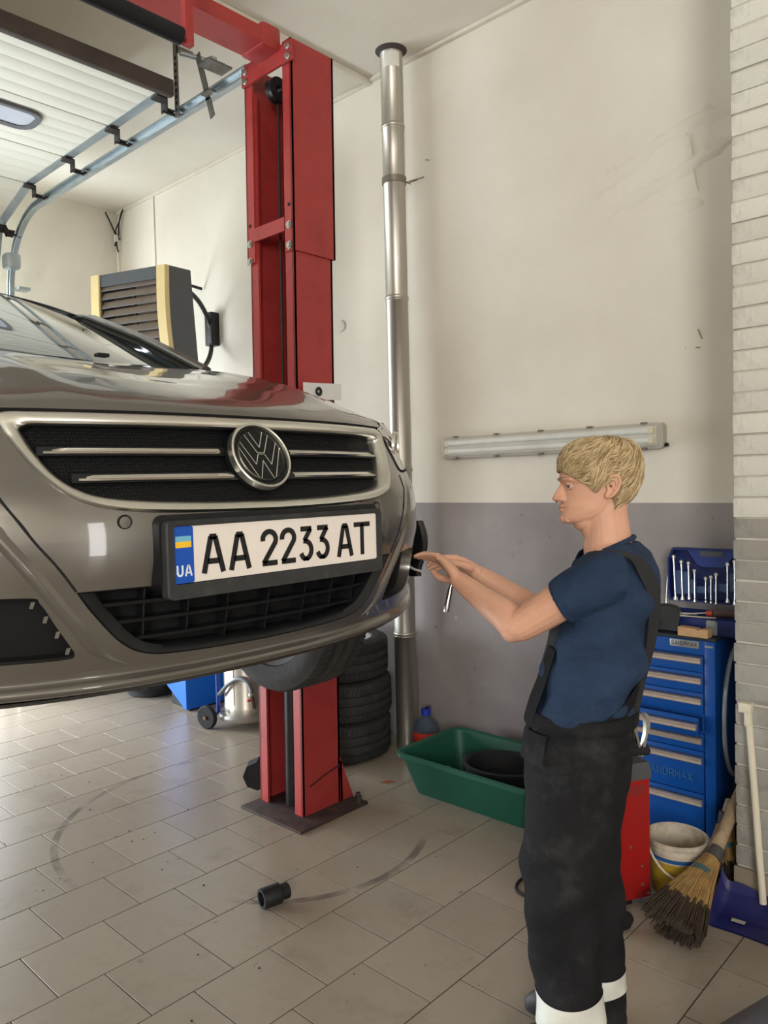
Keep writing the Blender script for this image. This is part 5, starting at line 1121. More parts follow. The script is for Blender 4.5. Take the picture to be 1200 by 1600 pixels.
# two thin rods leaning on the wall behind him
for (y, h_, lb) in ((1.515, 0.22, 'taller thin metal rod leaning on the wall behind the mechanic'), (1.495, 0.12, 'shorter thin metal rod leaning on the wall behind the mechanic')):
    solo('metal_rod', MB().cyl((3.55, y, ZT+0.0005), (3.592, y, ZT+h_), 0.004, n=8), M_BOLT, lb, 'rod', 'rods behind the mechanic')

# ------------------------------------------------------------------ red charger with clamp
rm_ = thing('battery_charger', 'red wheeled battery charger with black top standing behind the mechanic', 'battery charger', (2.734, 1.235, 0.0), math.atan2(-0.49, 0.87))
M_CR = mat('charger_red', (150, 22, 20), 0.4, var=0.06, scale=4)
def rmp(n, m, mt_, **k): return part(n, m, mt_, rm_, local=True, **k)
rmp('case', MB().prism([(-0.13, 0.035), (0, 0.035), (0, 0.50), (-0.30, 0.50), (-0.30, 0.20), (-0.165, 0.10)], lambda a, b, t: (a, t, b), 0.0, 0.32), M_CR)
rmp('top_panel', MB().prism([(-0.31, 0.485), (0.005, 0.485), (0.005, 0.515), (-0.005, 0.55), (-0.30, 0.55)], lambda a, b, t: (a, t, b), -0.004, 0.325), mat('charger_grey', (76, 78, 78), 0.5, var=0.2), label='dark moulded top panel')
rmp('handle_bar', MB().tube(smooth_path([(0.0, 0.30, 0.53), (0.004, 0.30, 0.585), (0.002, 0.10, 0.60), (0.0, 0.02, 0.585), (-0.04, 0.015, 0.588), (-0.28, 0.015, 0.588)], 6), 0.017, 10), M_RUBBER)
for x, z in ((-0.035, 0.155), (-0.035, 0.085), (-0.085, 0.235), (-0.012, 0.05)): rmp('screw', MB().cyl((x, 0, z), (x, -0.003, z), 0.005, n=10), M_BOLT)
rmp('badge', MB().box((-0.09, -0.001, 0.43), (-0.02, 0.001, 0.465)), mat('badge_dim', (130, 36, 34), 0.4))
for x in (-0.26, 0.012): rmp('wheel', MB().cyl((x-0.02, 0.27, 0.068), (x+0.02, 0.27, 0.068), 0.068, n=24), M_RUBBER)
rmp('front_foot', MB().box((-0.28, 0.03, 0.0), (-0.06, 0.06, 0.036)), M_BLACK)
cl = thing('battery_clamp', 'silver battery clamp standing jaws-up on the red charger', 'clamp', (2.735, 1.272, 0.55))
for sg in (-1, 1):
    e = V((0.87, -0.49, 0)); p0 = V((2.722, 1.262, 0.575))
    part('jaw', MB().loft([[p0+e*(sg*a+w_)+V((0.0, 0, z))+V((0.49, 0.87, 0))*t for w_, t in ((-0.006*k, -0.010), (0.006*k, -0.010), (0.006*k, 0.010), (-0.006*k, 0.010))] for a, z, k in ((0.006, 0.0, 1.0), (0.010, 0.03, 0.9), (0.022, 0.075, 0.8), (0.028, 0.10, 1.4), (0.028, 0.135, 1.6), (0.016, 0.155, 0.8))]), M_WR if sg < 0 else M_STEEL, cl)
part('clamp_cable', MB().tube(smooth_path([(2.715, 1.266, 0.58), (2.70, 1.28, 0.62), (2.67, 1.30, 0.66), (2.64, 1.33, 0.62), (2.62, 1.36, 0.56)], 5), 0.008, 8), M_RUBBER, cl)
part('clamp_pivot', MB().box((2.712, 1.250, 0.565), (2.732, 1.272, 0.60), 0.004), M_STEEL, cl)
solo('power_cable', MB().tube(smooth_path([(2.68, 1.70, 0.006), (2.56, 1.70, 0.006), (2.50, 1.68, 0.006), (2.475, 1.645, 0.006), (2.49, 1.60, 0.006), (2.60, 1.55, 0.006)], 8), 0.006, 8), M_RUBBER, 'black cable loop lying on the floor behind his leg', 'cable')

# ------------------------------------------------------------------ bucket, brooms, dustpan
bk_ = thing('paint_bucket', 'dirty white paint bucket with yellow label beside the red charger', 'bucket', (2.86, 1.185, 0.0), -0.9)
M_BK = mat('bucket_white', (196, 186, 168), 0.5, var=0.1, scale=8, dirt=(112, 98, 78), dirt_amt=0.85, dirt_scale=7, dirt_lo=0.42)
part('pail', MB().lathe([(0.0001, 0.0), (0.088, 0.0), (0.092, 0.006), (0.107, 0.20), (0.112, 0.202), (0.112, 0.222), (0.118, 0.226), (0.118, 0.236), (0.110, 0.240), (0.103, 0.236), (0.089, 0.008), (0.0001, 0.008)], 40), M_BK, bk_, local=True)
part('label', MB().lathe([(0.0955, 0.035), (0.0962, 0.035), (0.1062, 0.165), (0.1055, 0.165)], 24, M.Rotation(math.radians(190), 4, 'Z'), ang=math.radians(150)), mat('bucket_yellow', (170, 140, 42), 0.5, var=0.15), bk_, local=True)
part('label_band', MB().lathe([(0.1067, 0.172), (0.1074, 0.172), (0.1082, 0.186), (0.1076, 0.186)], 24, M.Rotation(math.radians(190), 4, 'Z'), ang=math.radians(150)), mat('bucket_blue', (30, 84, 140), 0.5), bk_, local=True)
part('wire_handle', MB().tube([V((0.118*math.cos(t), 0.118*math.sin(t)*1.0, 0.218-0.10*math.sin(PI*i/14))) for i, t in enumerate([math.radians(190+150*j/14) for j in range(15)])], 0.0045, 6), mat('handle_white', (200, 196, 184), 0.5), bk_, local=True)
part('residue', MB().lathe([(0.0001, 0.05), (0.05, 0.045), (0.093, 0.06)], 24), mat('bucket_residue', (150, 134, 90), 0.8, var=0.2), bk_, local=True)
M_TWIG = mat('broom_straw', (150, 118, 70), 0.8, var=0.3, scale=30, stretch=(1, 1, 1)); M_TWIGD = mat('broom_tips', (58, 46, 34), 0.9, var=0.3, scale=30)
def broom(root, A, B, C, spread, seed, n=420):
    """A handle end, B binding, C centre of the tips"""
    random.seed(seed); A, B, C = V(A), V(B), V(C); d = (C-B).normalized(); x = V((0, 0, 1)).cross(d).normalized(); y = d.cross(x)
    part('handle', MB().tube([A, A.lerp(B, 0.3), A.lerp(B, 0.65), B+d*0.02], [0.022, 0.024, 0.023, 0.030], 12), mat('handle_tape', (150, 130, 104), 0.7, var=0.3, scale=24, dirt=(70, 60, 54), dirt_amt=0.7, dirt_scale=16), root)
    part('tape_wrap', MB().tube([B-d*0.05, B-d*0.005], [0.027, 0.031], 12), mat('tape_dark', (62, 60, 60), 0.6, var=0.3, scale=20), root)
    part('binding', MB().tube([B+d*0.055, B+d*0.075], [0.042, 0.045], 14), mat('binding_teal', (60, 84, 86), 0.6), root)
    core = MB().loft([[B+d*(L*t)+x*(math.cos(a)*(0.029+(spread[0]-0.04)*t**1.2))+y*(math.sin(a)*(0.027+(spread[1]-0.015)*t)) for a in [2*PI*i/16 for i in range(16)]] for L in [(C-B).length*0.86] for t in (0, 0.2, 0.4, 0.6, 0.8, 1.0)])
    part('fibre_core', core, M_TWIGD, root)
    for nm, mt_, t0, t1 in (('straw', M_TWIG, 0.0, 0.72), ('straw_tips', M_TWIGD, 0.68, 1.0)):
        m = MB(); rs = random.Random(seed)
        for i in range(n):
            a = rs.uniform(0, 2*PI); q = rs.uniform(0.75, 1.0)**0.5; L = (C-B).length*rs.uniform(0.9, 1.08)*(1-0.12*abs(math.cos(a))*q); w1, w2 = math.cos(a)*q, math.sin(a)*q
            pts = []
            for t in (t0, (t0+t1)/2, t1): pts.append(B+d*(L*t)+x*(w1*(0.030+spread[0]*t**1.2))+y*(w2*(0.028+spread[1]*t)))
            for p in pts: p.z = max(p.z, 0.004)
            m.tube(pts, [0.0026, 0.0024, 0.0021], 3, cap=False)
        o = part(nm, m, mt_, root, angle=180, flip=False); o['kind'] = 'stuff'
    random.seed(11)
b1 = thing('twig_broom', 'straw broom with taped handle leaning in the gap beside the pillar', 'broom', (2.55, 1.09, 0))
broom(b1, (3.12, 1.030, 0.375), (2.80, 1.032, 0.215), (2.53, 1.085, 0.05), (0.085, 0.045), 3)
b2 = thing('worn_broom', 'dark worn straw broom standing behind the taped broom', 'broom', (2.93, 1.05, 0))
broom(b2, (3.16, 1.085, 0.30), (3.09, 1.085, 0.225), (3.03, 1.085, 0.03), (0.05, 0.015), 5, 200)
dp = thing('dustpan', 'dark blue plastic dustpan with a long white handle against the pillar', 'dustpan', (2.82, 0.87, 0))
M_DP = mat('dustpan_blue', (24, 27, 88), 0.45, var=0.08, dirt=(60, 60, 90), dirt_amt=0.4)
def dpf(u, v):
    y = 1.035-0.30*u; x = 2.735+0.165*v+0.012*math.sin(u*PI); e = max(0, abs(2*u-1)-0.82)/0.18; z = 0.006+0.075*max(0, v-0.45)**1.2*1.6+0.055*e*e*(0.3+0.7*v)+0.012*math.sin(PI*min(1, v*1.4)); return V((x, y, z))
pm = MB().grid(dpf, 24, 14); pm.grid(lambda u, v: dpf(u, v)+V((0, 0, -0.005)), 24, 14); 
pan = part('pan', pm, M_DP, dp, angle=60, flip=False)
part('back_wall', MB().grid(lambda u, v: dpf(u, 1.0)+V((0.012*v, 0, (0.022+0.012*math.sin(u*PI*2+0.5))*v)), 24, 4), M_DP, dp, angle=60)
part('sticker', MB().box((2.782, 0.915, 0.0235), (2.802, 0.960, 0.0250), rot=M.Rotation(0.1, 3, 'Z')), mat('sticker', (176, 172, 160), 0.6), dp, parent=pan)
part('pole', MB().cyl((2.882, 0.882, 0.07), (2.908, 0.937, 0.755), 0.0125, n=12), mat('pole_white', (206, 198, 178), 0.4, var=0.05), dp)
part('pole_clip', MB().box((2.888, 0.922, 0.750), (2.928, 0.966, 0.785), 0.004).box((2.892, 0.925, 0.70), (2.924, 0.948, 0.752), 0.006), mat('pole_white', (206, 198, 178)), dp)

# ------------------------------------------------------------------ small things on the floor
a_, b_2 = V((1.752, 2.335, 0.0385)), V((1.862, 2.310, 0.0385)); ax = (b_2-a_).normalized()
tbm = M.Translation(a_) @ ax.to_track_quat('Z', 'Y').to_matrix().to_4x4()
solo('impact_socket', MB().lathe([(0.027, 0.0), (0.037, 0.0), (0.0385, 0.003), (0.0385, 0.075), (0.030, 0.082), (0.030, 0.112), (0.028, 0.114), (0.014, 0.114), (0.014, 0.06), (0.027, 0.058)], 28, tbm, closed=True), mat('socket_black', (34, 34, 34), 0.5, 0.3, var=0.2), 'black hollow tube lying alone on the floor tiles', 'tube')
pg = MB().tube([(2.47, 1.26, 0.032), (2.485, 1.255, 0.032), (2.525, 1.24, 0.034), (2.55, 1.23, 0.034)], [0.018, 0.032, 0.034, 0.020], 10)
solo('black_plug', pg, M_RUBBER, 'black rubber plug on the floor behind his boots', 'plug')
fd = MB().loft([[(1.98+0.55*t+0.10*math.sin(a)*0, 0.60-0.16*t+w*0.30, h*0.86) for w, h in ((-1.0, 0.0), (-1.0, 0.16), (-0.75, 0.235), (-0.3, 0.262), (0.1, 0.255), (0.42, 0.215), (0.55, 0.13), (0.55, 0.0))] for t, a in ((0, 0), (0.15, 0), (0.5, 0), (0.9, 0), (1.0, 0))])
fdo = thing('grey_cover', 'grey rounded metal cover cropped by the bottom right corner', 'cover', (2.25, 0.55, 0))
part('shell', fd, mat('cover_grey', (110, 112, 114), 0.35, 0.4, var=0.12, scale=8, dirt=(80, 80, 80), dirt_amt=0.5), fdo, angle=60)
part('rim', MB().tube([(1.98+0.55*t, 0.60-0.16*t+0.30*0.55, 0.02) for t in (0, 0.5, 1)], 0.01, 6), M_RUBBER, fdo)
# crumbs of dirt and a dry leaf
cr = MB(); rs = random.Random(4)
for i in range(70):
    x, y = rs.uniform(1.2, 2.85), rs.uniform(0.95, 4.6); r = rs.uniform(0.0015, 0.005)
    if x > 2.15 and y > 2.6: x -= 1.0
    cr.lathe([(0.0003, 0), (r, r*0.15), (r*0.6, r*0.6), (0.0003, r*0.7)], 5, M.Translation((x, y, 0.0005)) @ M.Rotation(rs.uniform(0, 6), 4, 'Z') @ M.Diagonal((1, rs.uniform(0.5, 1.4), 1, 1)))
co = solo('floor_dirt', cr, mat('dirt_crumb', (46, 36, 30), 0.9), 'scattered crumbs of dark dirt on the floor tiles', 'dirt', loc=(0, 0, 0)); co['kind'] = 'stuff'
solo('dry_leaf', MB().grid(lambda u, v: V((2.93+0.07*u, 2.83-0.05*u+0.025*(v-0.5)*math.sin(PI*u), 0.003+0.008*math.sin(PI*v)*math.sin(PI*u))), 8, 4), mat('leaf_brown', (150, 84, 50), 0.8, var=0.3), 'small dry brown leaf on the floor near the lift base', 'leaf')

# ------------------------------------------------------------------ bits on the walls
wb2 = thing('corner_wires', 'small bundle of dark wires hanging in the far corner under the ceiling', 'wires', (XW-0.05, YB-0.06, 3.75))
for k, pts in enumerate(([(XW-0.01, YB-0.10, ZC-0.02), (XW-0.03, YB-0.08, 4.02), (XW-0.02, YB-0.05, 3.93), (XW-0.05, YB-0.06, 3.85), (XW-0.03, YB-0.05, 3.77)], [(XW-0.12, YB-0.01, ZC-0.03), (XW-0.07, YB-0.03, 4.0), (XW-0.04, YB-0.04, 3.90), (XW-0.06, YB-0.05, 3.82)], [(XW-0.03, YB-0.16, ZC-0.02), (XW-0.03, YB-0.09, 4.04), (XW-0.05, YB-0.05, 3.95), (XW-0.02, YB-0.07, 3.88)])):
    part('wire', MB().tube(smooth_path(pts, 5), 0.006, 6), M_RUBBER, wb2)
part('connector', MB().box((XW-0.065, YB-0.075, 3.86), (XW-0.035, YB-0.04, 3.92), 0.006), mat('connector_white', (200, 198, 190), 0.5), wb2)
solo('wall_socket_cover', MB().lathe([(0.0001, 0.012), (0.035, 0.010), (0.040, 0.0)], 24, M.Translation((XW-0.001, 3.72, 2.66)) @ M.Rotation(-PI/2, 4, 'Y')), mat('cover_white', (214, 208, 196), 0.5), 'round white cover plate on the wall right behind the lift post', 'wall plate')
# ------------------------------------------------------------------ the mechanic
RH = V((_r.x, _r.y, 0)).normalized(); FH = V((math.cos(YAW), math.sin(YAW), 0)); UPV = V((0, 0, 1))
TH = math.radians(20)
BF = -RH*math.cos(TH)+FH*math.sin(TH)            # he faces this way
BL = -FH*math.cos(TH)-RH*math.sin(TH)            # his left, towards the camera
person = None
def remeshed(mb, name, voxel, smooth=4, sfac=0.5, dec=None):
    me = mb.mesh(name+'_src', None, 180); ob = bpy.data.objects.new(name+'_src', me); COL.objects.link(ob)
    r = ob.modifiers.new('r', 'REMESH'); r.mode = 'VOXEL'; r.voxel_size = voxel; r.adaptivity = 0.0
    s = ob.modifiers.new('s', 'SMOOTH'); s.factor = sfac; s.iterations = smooth
    dg = bpy.context.evaluated_depsgraph_get(); out = bpy.data.meshes.new_from_object(ob.evaluated_get(dg), depsgraph=dg)
    bpy.data.objects.remove(ob); bpy.data.meshes.remove(me); out.name = name; out.shade_smooth(); return out
def limb(mb, pts, rad, n=16, flat=None, seg=5):
    """smooth tapered limb; flat = (axis, factor) squeezes the section along an axis"""
    P = smooth_path(pts, seg); k = len(P); R = []
    m_ = len(rad)-1
    for i in range(k):
        t = i/(k-1)*m_; j = min(int(t), m_-1); f = t-j; f = f*f*(3-2*f)*0.5+f*0.5; R.append(rad[j]*(1-f)+rad[j+1]*f)
    # rounded ends
    rings = []; x = None
    for i in range(k):
        t = (P[min(i+1, k-1)]-P[max(i-1, 0)]).normalized()
        if x is None: x = basis(t)[0]
        x = (x-t*x.dot(t)).normalized(); y = t.cross(x); ring = []
        for j in range(n):
            a = 2*PI*j/n; d = x*math.cos(a)+y*math.sin(a)
            if flat: ax_, fc = flat; c = d.dot(ax_); d = d-ax_*c*(1-fc)
            ring.append(P[i]+d*R[i])
        rings.append(ring)
    t0 = (P[0]-P[1]).normalized(); t1 = (P[-1]-P[-2]).normalized()
    pre = [[P[0]+t0*(R[0]*math.sin(q))+(v-P[0])*math.cos(q) for v in rings[0]] for q in (1.35, 0.95, 0.5)]
    post = [[P[-1]+t1*(R[-1]*math.sin(q))+(v-P[-1])*math.cos(q) for v in rings[-1]] for q in (0.5, 0.95, 1.35)]
    mb.loft(pre+rings+post); return mb
# torso rings: (image row, column of centre, depth, half depth, half width)
TOR = [(838, 953, 2.20, 0.062, 0.066), (852, 955, 2.20, 0.070, 0.085), (866, 957, 2.20, 0.088, 0.150), (882, 958, 2.20, 0.104, 0.186), (905, 957, 2.20, 0.116, 0.200), (945, 951, 2.20, 0.124, 0.196), (1000, 940, 2.20, 0.122, 0.178), (1050, 926, 2.20, 0.122, 0.162), (1100, 911, 2.20, 0.128, 0.160), (1135, 905, 2.20, 0.132, 0.168), (1170, 903, 2.20, 0.136, 0.175)]
def tor(y):
    for i in range(1, len(TOR)):
        if y <= TOR[i][0] or i == len(TOR)-1:
            a, b = TOR[i-1], TOR[i]; t = (y-a[0])/(b[0]-a[0]); return [a[j]+(b[j]-a[j])*t for j in range(1, 5)]
def torp(y, phi, off=0.0):
    x, d, hd, hw = tor(y); c = at(x, y, d); a = math.radians(phi); ca, sa = math.cos(a), math.sin(a)
    e = 2.3; k = (abs(ca)**e+abs(sa)**e)**(-1/e)
    return c+BF*((hd+off)*ca*k)+BL*((hw+off)*sa*k)
def tring(y, off=0.0, n=40): return [torp(y, 360*i/n, off) for i in range(n)]
def ys_(a, b, n): return [a+(b-a)*i/n for i in range(n+1)]
# joints
SHL, ELL, WRL = at(946, 905, 2.035), at(808, 978, 2.14), at(716, 906, 2.31)
SHR, ELR, WRR = at(950, 898, 2.37), at(850, 962, 2.50), at(748, 896, 2.47)
skin = MB()
skin.loft([tring(y, -0.012) for y in ys_(842, 1165, 22)])
limb(skin, [SHL, SHL.lerp(ELL, 0.35)+V((0, 0, 0.006)), SHL.lerp(ELL, 0.75), ELL, ELL.lerp(WRL, 0.22)+V((0, 0, 0.004)), ELL.lerp(WRL, 0.6), WRL], [0.056, 0.054, 0.050, 0.044, 0.045, 0.036, 0.027], 18)
skin.sphere(ELL+(_r2*(-0.016)-_u2*0.016), 0.030)
limb(skin, [SHR, SHR.lerp(ELR, 0.5), ELR, ELR.lerp(WRR, 0.25), ELR.lerp(WRR, 0.65), WRR], [0.056, 0.052, 0.042, 0.044, 0.035, 0.026], 18)
# legs inside the overalls, boots below
HPL, KNL, ANL = at(888, 1190, 2.12), at(876, 1400, 2.11), at(893, 1600, 2.11)
HPR, KNR, ANR = at(922, 1190, 2.27), at(928, 1400, 2.29), at(930, 1590, 2.29)
for a, b, c in ((HPL, KNL, ANL), (HPR, KNR, ANR)): limb(skin, [a+V((0, 0, 0.06)), a.lerp(b, 0.5), b, b.lerp(c, 0.4), c], [0.078, 0.068, 0.050, 0.050, 0.036], 14)
# neck and head in the head frame: a forward, b up, c towards the camera (his left)
HC = at(940, 752, 2.20); HM = 2.20/1201.6
HF = -RH*math.cos(math.radians(4))+FH*math.sin(math.radians(4)); HL = -FH*math.cos(math.radians(4))-RH*math.sin(math.radians(4)); HU = _u2.copy()
HF = (HF-HU*HF.dot(HU)).normalized(); HL = HU.cross(HF); HL = HL if HL.dot(-FH) > 0 else -HL
def hd_(a, b, c): return HC+HF*a+HU*b+HL*c
LV = [(0.117, 0.030, -0.040, 0.030), (0.108, 0.066, -0.070, 0.052), (0.090, 0.092, -0.088, 0.066), (0.06, 0.110, -0.099, 0.0735), (0.03, 0.1165, -0.101, 0.0755), (0.010, 0.1185, -0.100, 0.075), (0.0, 0.1185, -0.098, 0.0745), (-0.010, 0.111, -0.095, 0.0725), (-0.028, 0.107, -0.088, 0.070), (-0.045, 0.1075, -0.078, 0.0675), (-0.058, 0.111, -0.066, 0.065), (-0.072, 0.114, -0.048, 0.062), (-0.080, 0.110, -0.034, 0.060), (-0.090, 0.112, -0.018, 0.0555), (-0.104, 0.114, 0.0, 0.047), (-0.114, 0.109, 0.016, 0.037), (-0.121, 0.096, 0.034, 0.024)]
rings = []
for (b, fa, ba, hw) in LV:
    r = []; mid = 0.012 if b > -0.05 else (fa+ba)/2-0.012
    for i in range(40):
        t = 2*PI*i/40; ct, st = math.cos(t), math.sin(t); e = 2.25; k = (abs(ct)**e+abs(st)**e)**(-1/e)
        ex = (fa-mid) if ct > 0 else (mid-ba); nar = 1.0-(0.24*max(0, ct)**1.6 if b < 0.0 else 0.10*max(0, ct)**2)
        r.append(hd_(mid+ex*ct*k, b, hw*st*k*nar))
    rings.append(r)
skin.loft(list(reversed(rings)))
limb(skin, [hd_(-0.018, -0.03, 0), hd_(-0.010, -0.085, 0), hd_(-0.016, -0.135, 0), at(951, 862, 2.20)], [0.062, 0.061, 0.062, 0.070], 24)
limb(skin, [hd_(0.045, -0.108, 0), hd_(0.030, -0.125, 0), hd_(0.02, -0.16, 0), hd_(0.022, -0.195, 0)], [0.040, 0.034, 0.030, 0.030], 16)
# nose, lips, brow, chin
nz = []
for (b, fa, w_) in ((0.004, 0.1175, 0.007), (-0.010, 0.1185, 0.008), (-0.024, 0.1265, 0.0092), (-0.038, 0.1350, 0.0115), (-0.048, 0.1405, 0.0145), (-0.054, 0.1385, 0.0155), (-0.0585, 0.128, 0.013)):
    nz.append([hd_(0.095, b, -w_*1.5), hd_(fa-0.012, b, -w_), hd_(fa-0.003, b, -w_*0.55), hd_(fa, b, 0), hd_(fa-0.003, b, w_*0.55), hd_(fa-0.012, b, w_), hd_(0.095, b, w_*1.5)])
skin.loft(nz)
for c in (-1, 1):
    skin.sphere(hd_(0.118, -0.050, c*0.0135), 0.0085, sc=(1, 1, 1))
    limb(skin, [hd_(0.1165, 0.006, c*0.010), hd_(0.112, 0.0075, c*0.028), hd_(0.098, 0.005, c*0.046)], [0.0055, 0.0065, 0.005], 8)
    limb(skin, [hd_(0.072, -0.104, c*0.026), hd_(0.020, -0.085, c*0.046), hd_(0.0, -0.055, c*0.052)], [0.014, 0.013, 0.012], 10)  # jaw line
limb(skin, [hd_(0.100, -0.0725, -0.020), hd_(0.1155, -0.0705, 0), hd_(0.100, -0.0725, 0.020)], [0.003, 0.0052, 0.003], 8)
limb(skin, [hd_(0.099, -0.0805, -0.018), hd_(0.1150, -0.0815, 0), hd_(0.099, -0.0805, 0.018)], [0.003, 0.0058, 0.003], 8)
skin.sphere(hd_(0.1030, -0.1055, 0), 0.0150); skin.sphere(hd_(0.096, -0.108, 0.013), 0.012); skin.sphere(hd_(0.096, -0.108, -0.013), 0.012)
# ears
for c in (-1, 1):
    ec_ = [(0.008, -0.046), (0.002, -0.028), (0.004, -0.006), (-0.004, 0.010), (-0.016, 0.013), (-0.026, 0.004), (-0.025, -0.016), (-0.014, -0.036), (-0.003, -0.046)]
    E = [hd_(-0.004+a, b-0.016+0.016, c*(0.071+0.012*(0.5 if a > 0 else 1.0)+(-a)*0.28)) for a, b in ec_]
    P = smooth_path(E, 4, True); skin.tube(P, 0.0042, 8, closed=True)
    cen = sum(P, V((0, 0, 0)))/len(P); 
    for dlt in (0.0, 0.003): pass
    skin.loft([[cen+(p-cen)*k-HL*(c*dz) for p in P] for k, dz in ((0.98, 0.001), (0.98, 0.007))])
    limb(skin, [hd_(-0.006, 0.004-0.006, c*0.0795), hd_(-0.018, -0.002, c*0.083), hd_(-0.014, -0.025, c*0.081), hd_(-0.006, -0.034, c*0.077)], [0.002, 0.003, 0.003, 0.003], 6)
# hands
def hand(W, K, tips, wid, up, thumb, seed):
    """W wrist, K knuckle centre, wid unit across (thumb side +), up unit over the back of the hand; tips: finger bend points"""
    rings = []
    for t, hw, th in ((-0.10, 0.027, 0.024), (0.05, 0.030, 0.020), (0.35, 0.036, 0.0185), (0.7, 0.042, 0.0165), (1.0, 0.044, 0.0130)):
        c = W.lerp(K, t)+up*0.004*math.sin(PI*max(0, t)); rings.append([c+wid*(hw*math.cos(a)*(abs(math.cos(a))**-0.12 if abs(math.cos(a)) > 1e-3 else 1))+up*(th*math.sin(a)) for a in [2*PI*i/20 for i in range(20)]])
    skin.loft(rings)
    fw_ = (K-W).normalized()
    for i, (o_, L, r) in enumerate(((-0.0365, 0.85, 0.0072), (-0.0125, 1.0, 0.0080), (0.0125, 1.06, 0.0082), (0.0365, 0.98, 0.0080))):
        b0 = K+wid*o_-up*0.003; p = [b0-fw_*0.014, b0]
        d1, d2, d3 = tips[i]
        p1 = b0+(fw_*math.cos(d1)-up*math.sin(d1))*(0.043*L); p2 = p1+(fw_*math.cos(d2)-up*math.sin(d2))*(0.026*L); p3 = p2+(fw_*math.cos(d3)-up*math.sin(d3))*(0.020*L)
        limb(skin, [p[0], b0, p1, p2, p3], [r*1.05, r*1.12, r*1.0, r*0.92, r*0.72], 10, seg=4)
        skin.sphere(b0+up*0.004, r*1.02)
    T0 = W.lerp(K, 0.30)+wid*0.026-up*0.006
    limb(skin, [T0]+[T0+wid*a+fw_*b+up*c for a, b, c in thumb], [0.015, 0.0125, 0.0108, 0.0085], 10, seg=4)
KL = at(690, 876, 2.375); KRr = at(712, 879, 2.50)
fL = (KL-WRL).normalized(); wL = (FH*0.95+UPV*0.10-RH*0.1); wL = (wL-fL*wL.dot(fL)).normalized(); uL = wL.cross(fL); uL = uL if uL.z > 0 else -uL
hand(WRL, KL, [(0.52, 0.90, 1.10), (0.42, 0.76, 0.98), (0.32, 0.64, 0.88), (0.22, 0.54, 0.80)], wL, uL, [(0.012, 0.030, -0.020), (0.008, 0.055, -0.034), (0.002, 0.078, -0.036)], 1)
fR = (KRr-WRR).normalized(); wR = (-FH*0.8+UPV*0.55); wR = (wR-fR*wR.dot(fR)).normalized(); uR = fR.cross(wR); uR = uR if uR.z > 0 else -uR
hand(WRR, KRr, [(0.35, 0.75, 0.95), (0.4, 0.8, 1.0), (0.42, 0.85, 1.05), (0.48, 0.9, 1.1)], wR, uR, [(0.014, 0.030, -0.012), (0.014, 0.058, -0.022), (0.008, 0.080, -0.026)], 2)
M_SKIN = mat('skin', (206, 158, 132), 0.5, var=0.06, scale=14, spec=0.4, dirt=(190, 122, 104), dirt_amt=0.35, dirt_scale=9)
M_SKIN.node_tree.nodes['Principled BSDF'].inputs['Subsurface Weight'].default_value = 0.12
M_SKIN.node_tree.nodes['Principled BSDF'].inputs['Subsurface Radius'].default_value = (0.02, 0.008, 0.004)
base = at(905, 1600, 2.2); ploc = V((base.x, base.y, 0))
def wear(name, me, m, label=None, parent=None):
    me.transform(M.Translation(-ploc)); o = link(name, me, m, parent or person)
    if label: o['label'] = label
    return o
sme = remeshed(skin, 'person', 0.0025, 2, 0.5)
sme.transform(M.Translation(-ploc)); person = link('person', sme, M_SKIN); person.location = ploc
person['label'] = 'blond mechanic in navy t-shirt and black overalls reaching out to the car bumper'; person['category'] = 'person'
def pp(name, mb, m, label=None, angle=180, parent=None): return wear(name, mb.mesh(name, None, angle), m, label, parent)
# face details
for c in (-1, 1):
    pp('eye', MB().sphere(hd_(0.0918, -0.0138, c*0.0335), 0.0104), mat('eye_white', (176, 166, 158), 0.3))
    pp('iris', MB().sphere(hd_(0.0970, -0.0138, c*0.0355), 0.0072), mat('iris', (60, 74, 82), 0.2))
    lid_ = MB(); limb(lid_, [hd_(0.1000, -0.0110, c*0.024), hd_(0.1020, -0.0085, c*0.0355), hd_(0.0930, -0.0095, c*0.0455)], [0.0030, 0.0052, 0.0032], 8); pp('eyelid', lid_, M_SKIN)
    lw_ = MB(); limb(lw_, [hd_(0.0985, -0.0200, c*0.026), hd_(0.0985, -0.0215, c*0.0355), hd_(0.0915, -0.0180, c*0.0455)], [0.0024, 0.0036, 0.0024], 8); pp('eyelid', lw_, M_SKIN)
    eb = MB(); limb(eb, [hd_(0.1205, 0.0045, c*0.014), hd_(0.1155, 0.0095, c*0.030), hd_(0.1000, 0.0065, c*0.048)], [0.0025, 0.0030, 0.0015], 8); pp('eyebrow', eb, mat('brow_hair', (150, 116, 84), 0.8))
ml = MB(); limb(ml, [hd_(0.1030, -0.0768, -0.020), hd_(0.1185, -0.0762, 0), hd_(0.1030, -0.0768, 0.020)], [0.0008, 0.0016, 0.0008], 6); pp('mouth_line', ml, mat('lip_dark', (150, 88, 80), 0.6))
for c in (-1, 1):
    pp('nostril', MB().sphere(hd_(0.1265, -0.0578, c*0.0065), 0.0032), mat('nostril_dark', (120, 66, 54), 0.7))
    ef = MB(); limb(ef, [hd_(-0.006, -0.004, c*0.0815), hd_(-0.016, 0.000, c*0.0845), hd_(-0.021, -0.012, c*0.0855), hd_(-0.014, -0.026, c*0.083)], [0.0014, 0.0022, 0.0024, 0.0014], 6); pp('ear_fold', ef, mat('ear_red', (188, 118, 98), 0.6))
    pp('ear_hollow', MB().sphere(hd_(-0.009, -0.016, c*0.0800), 0.0046), mat('ear_shadow', (136, 80, 64), 0.7))
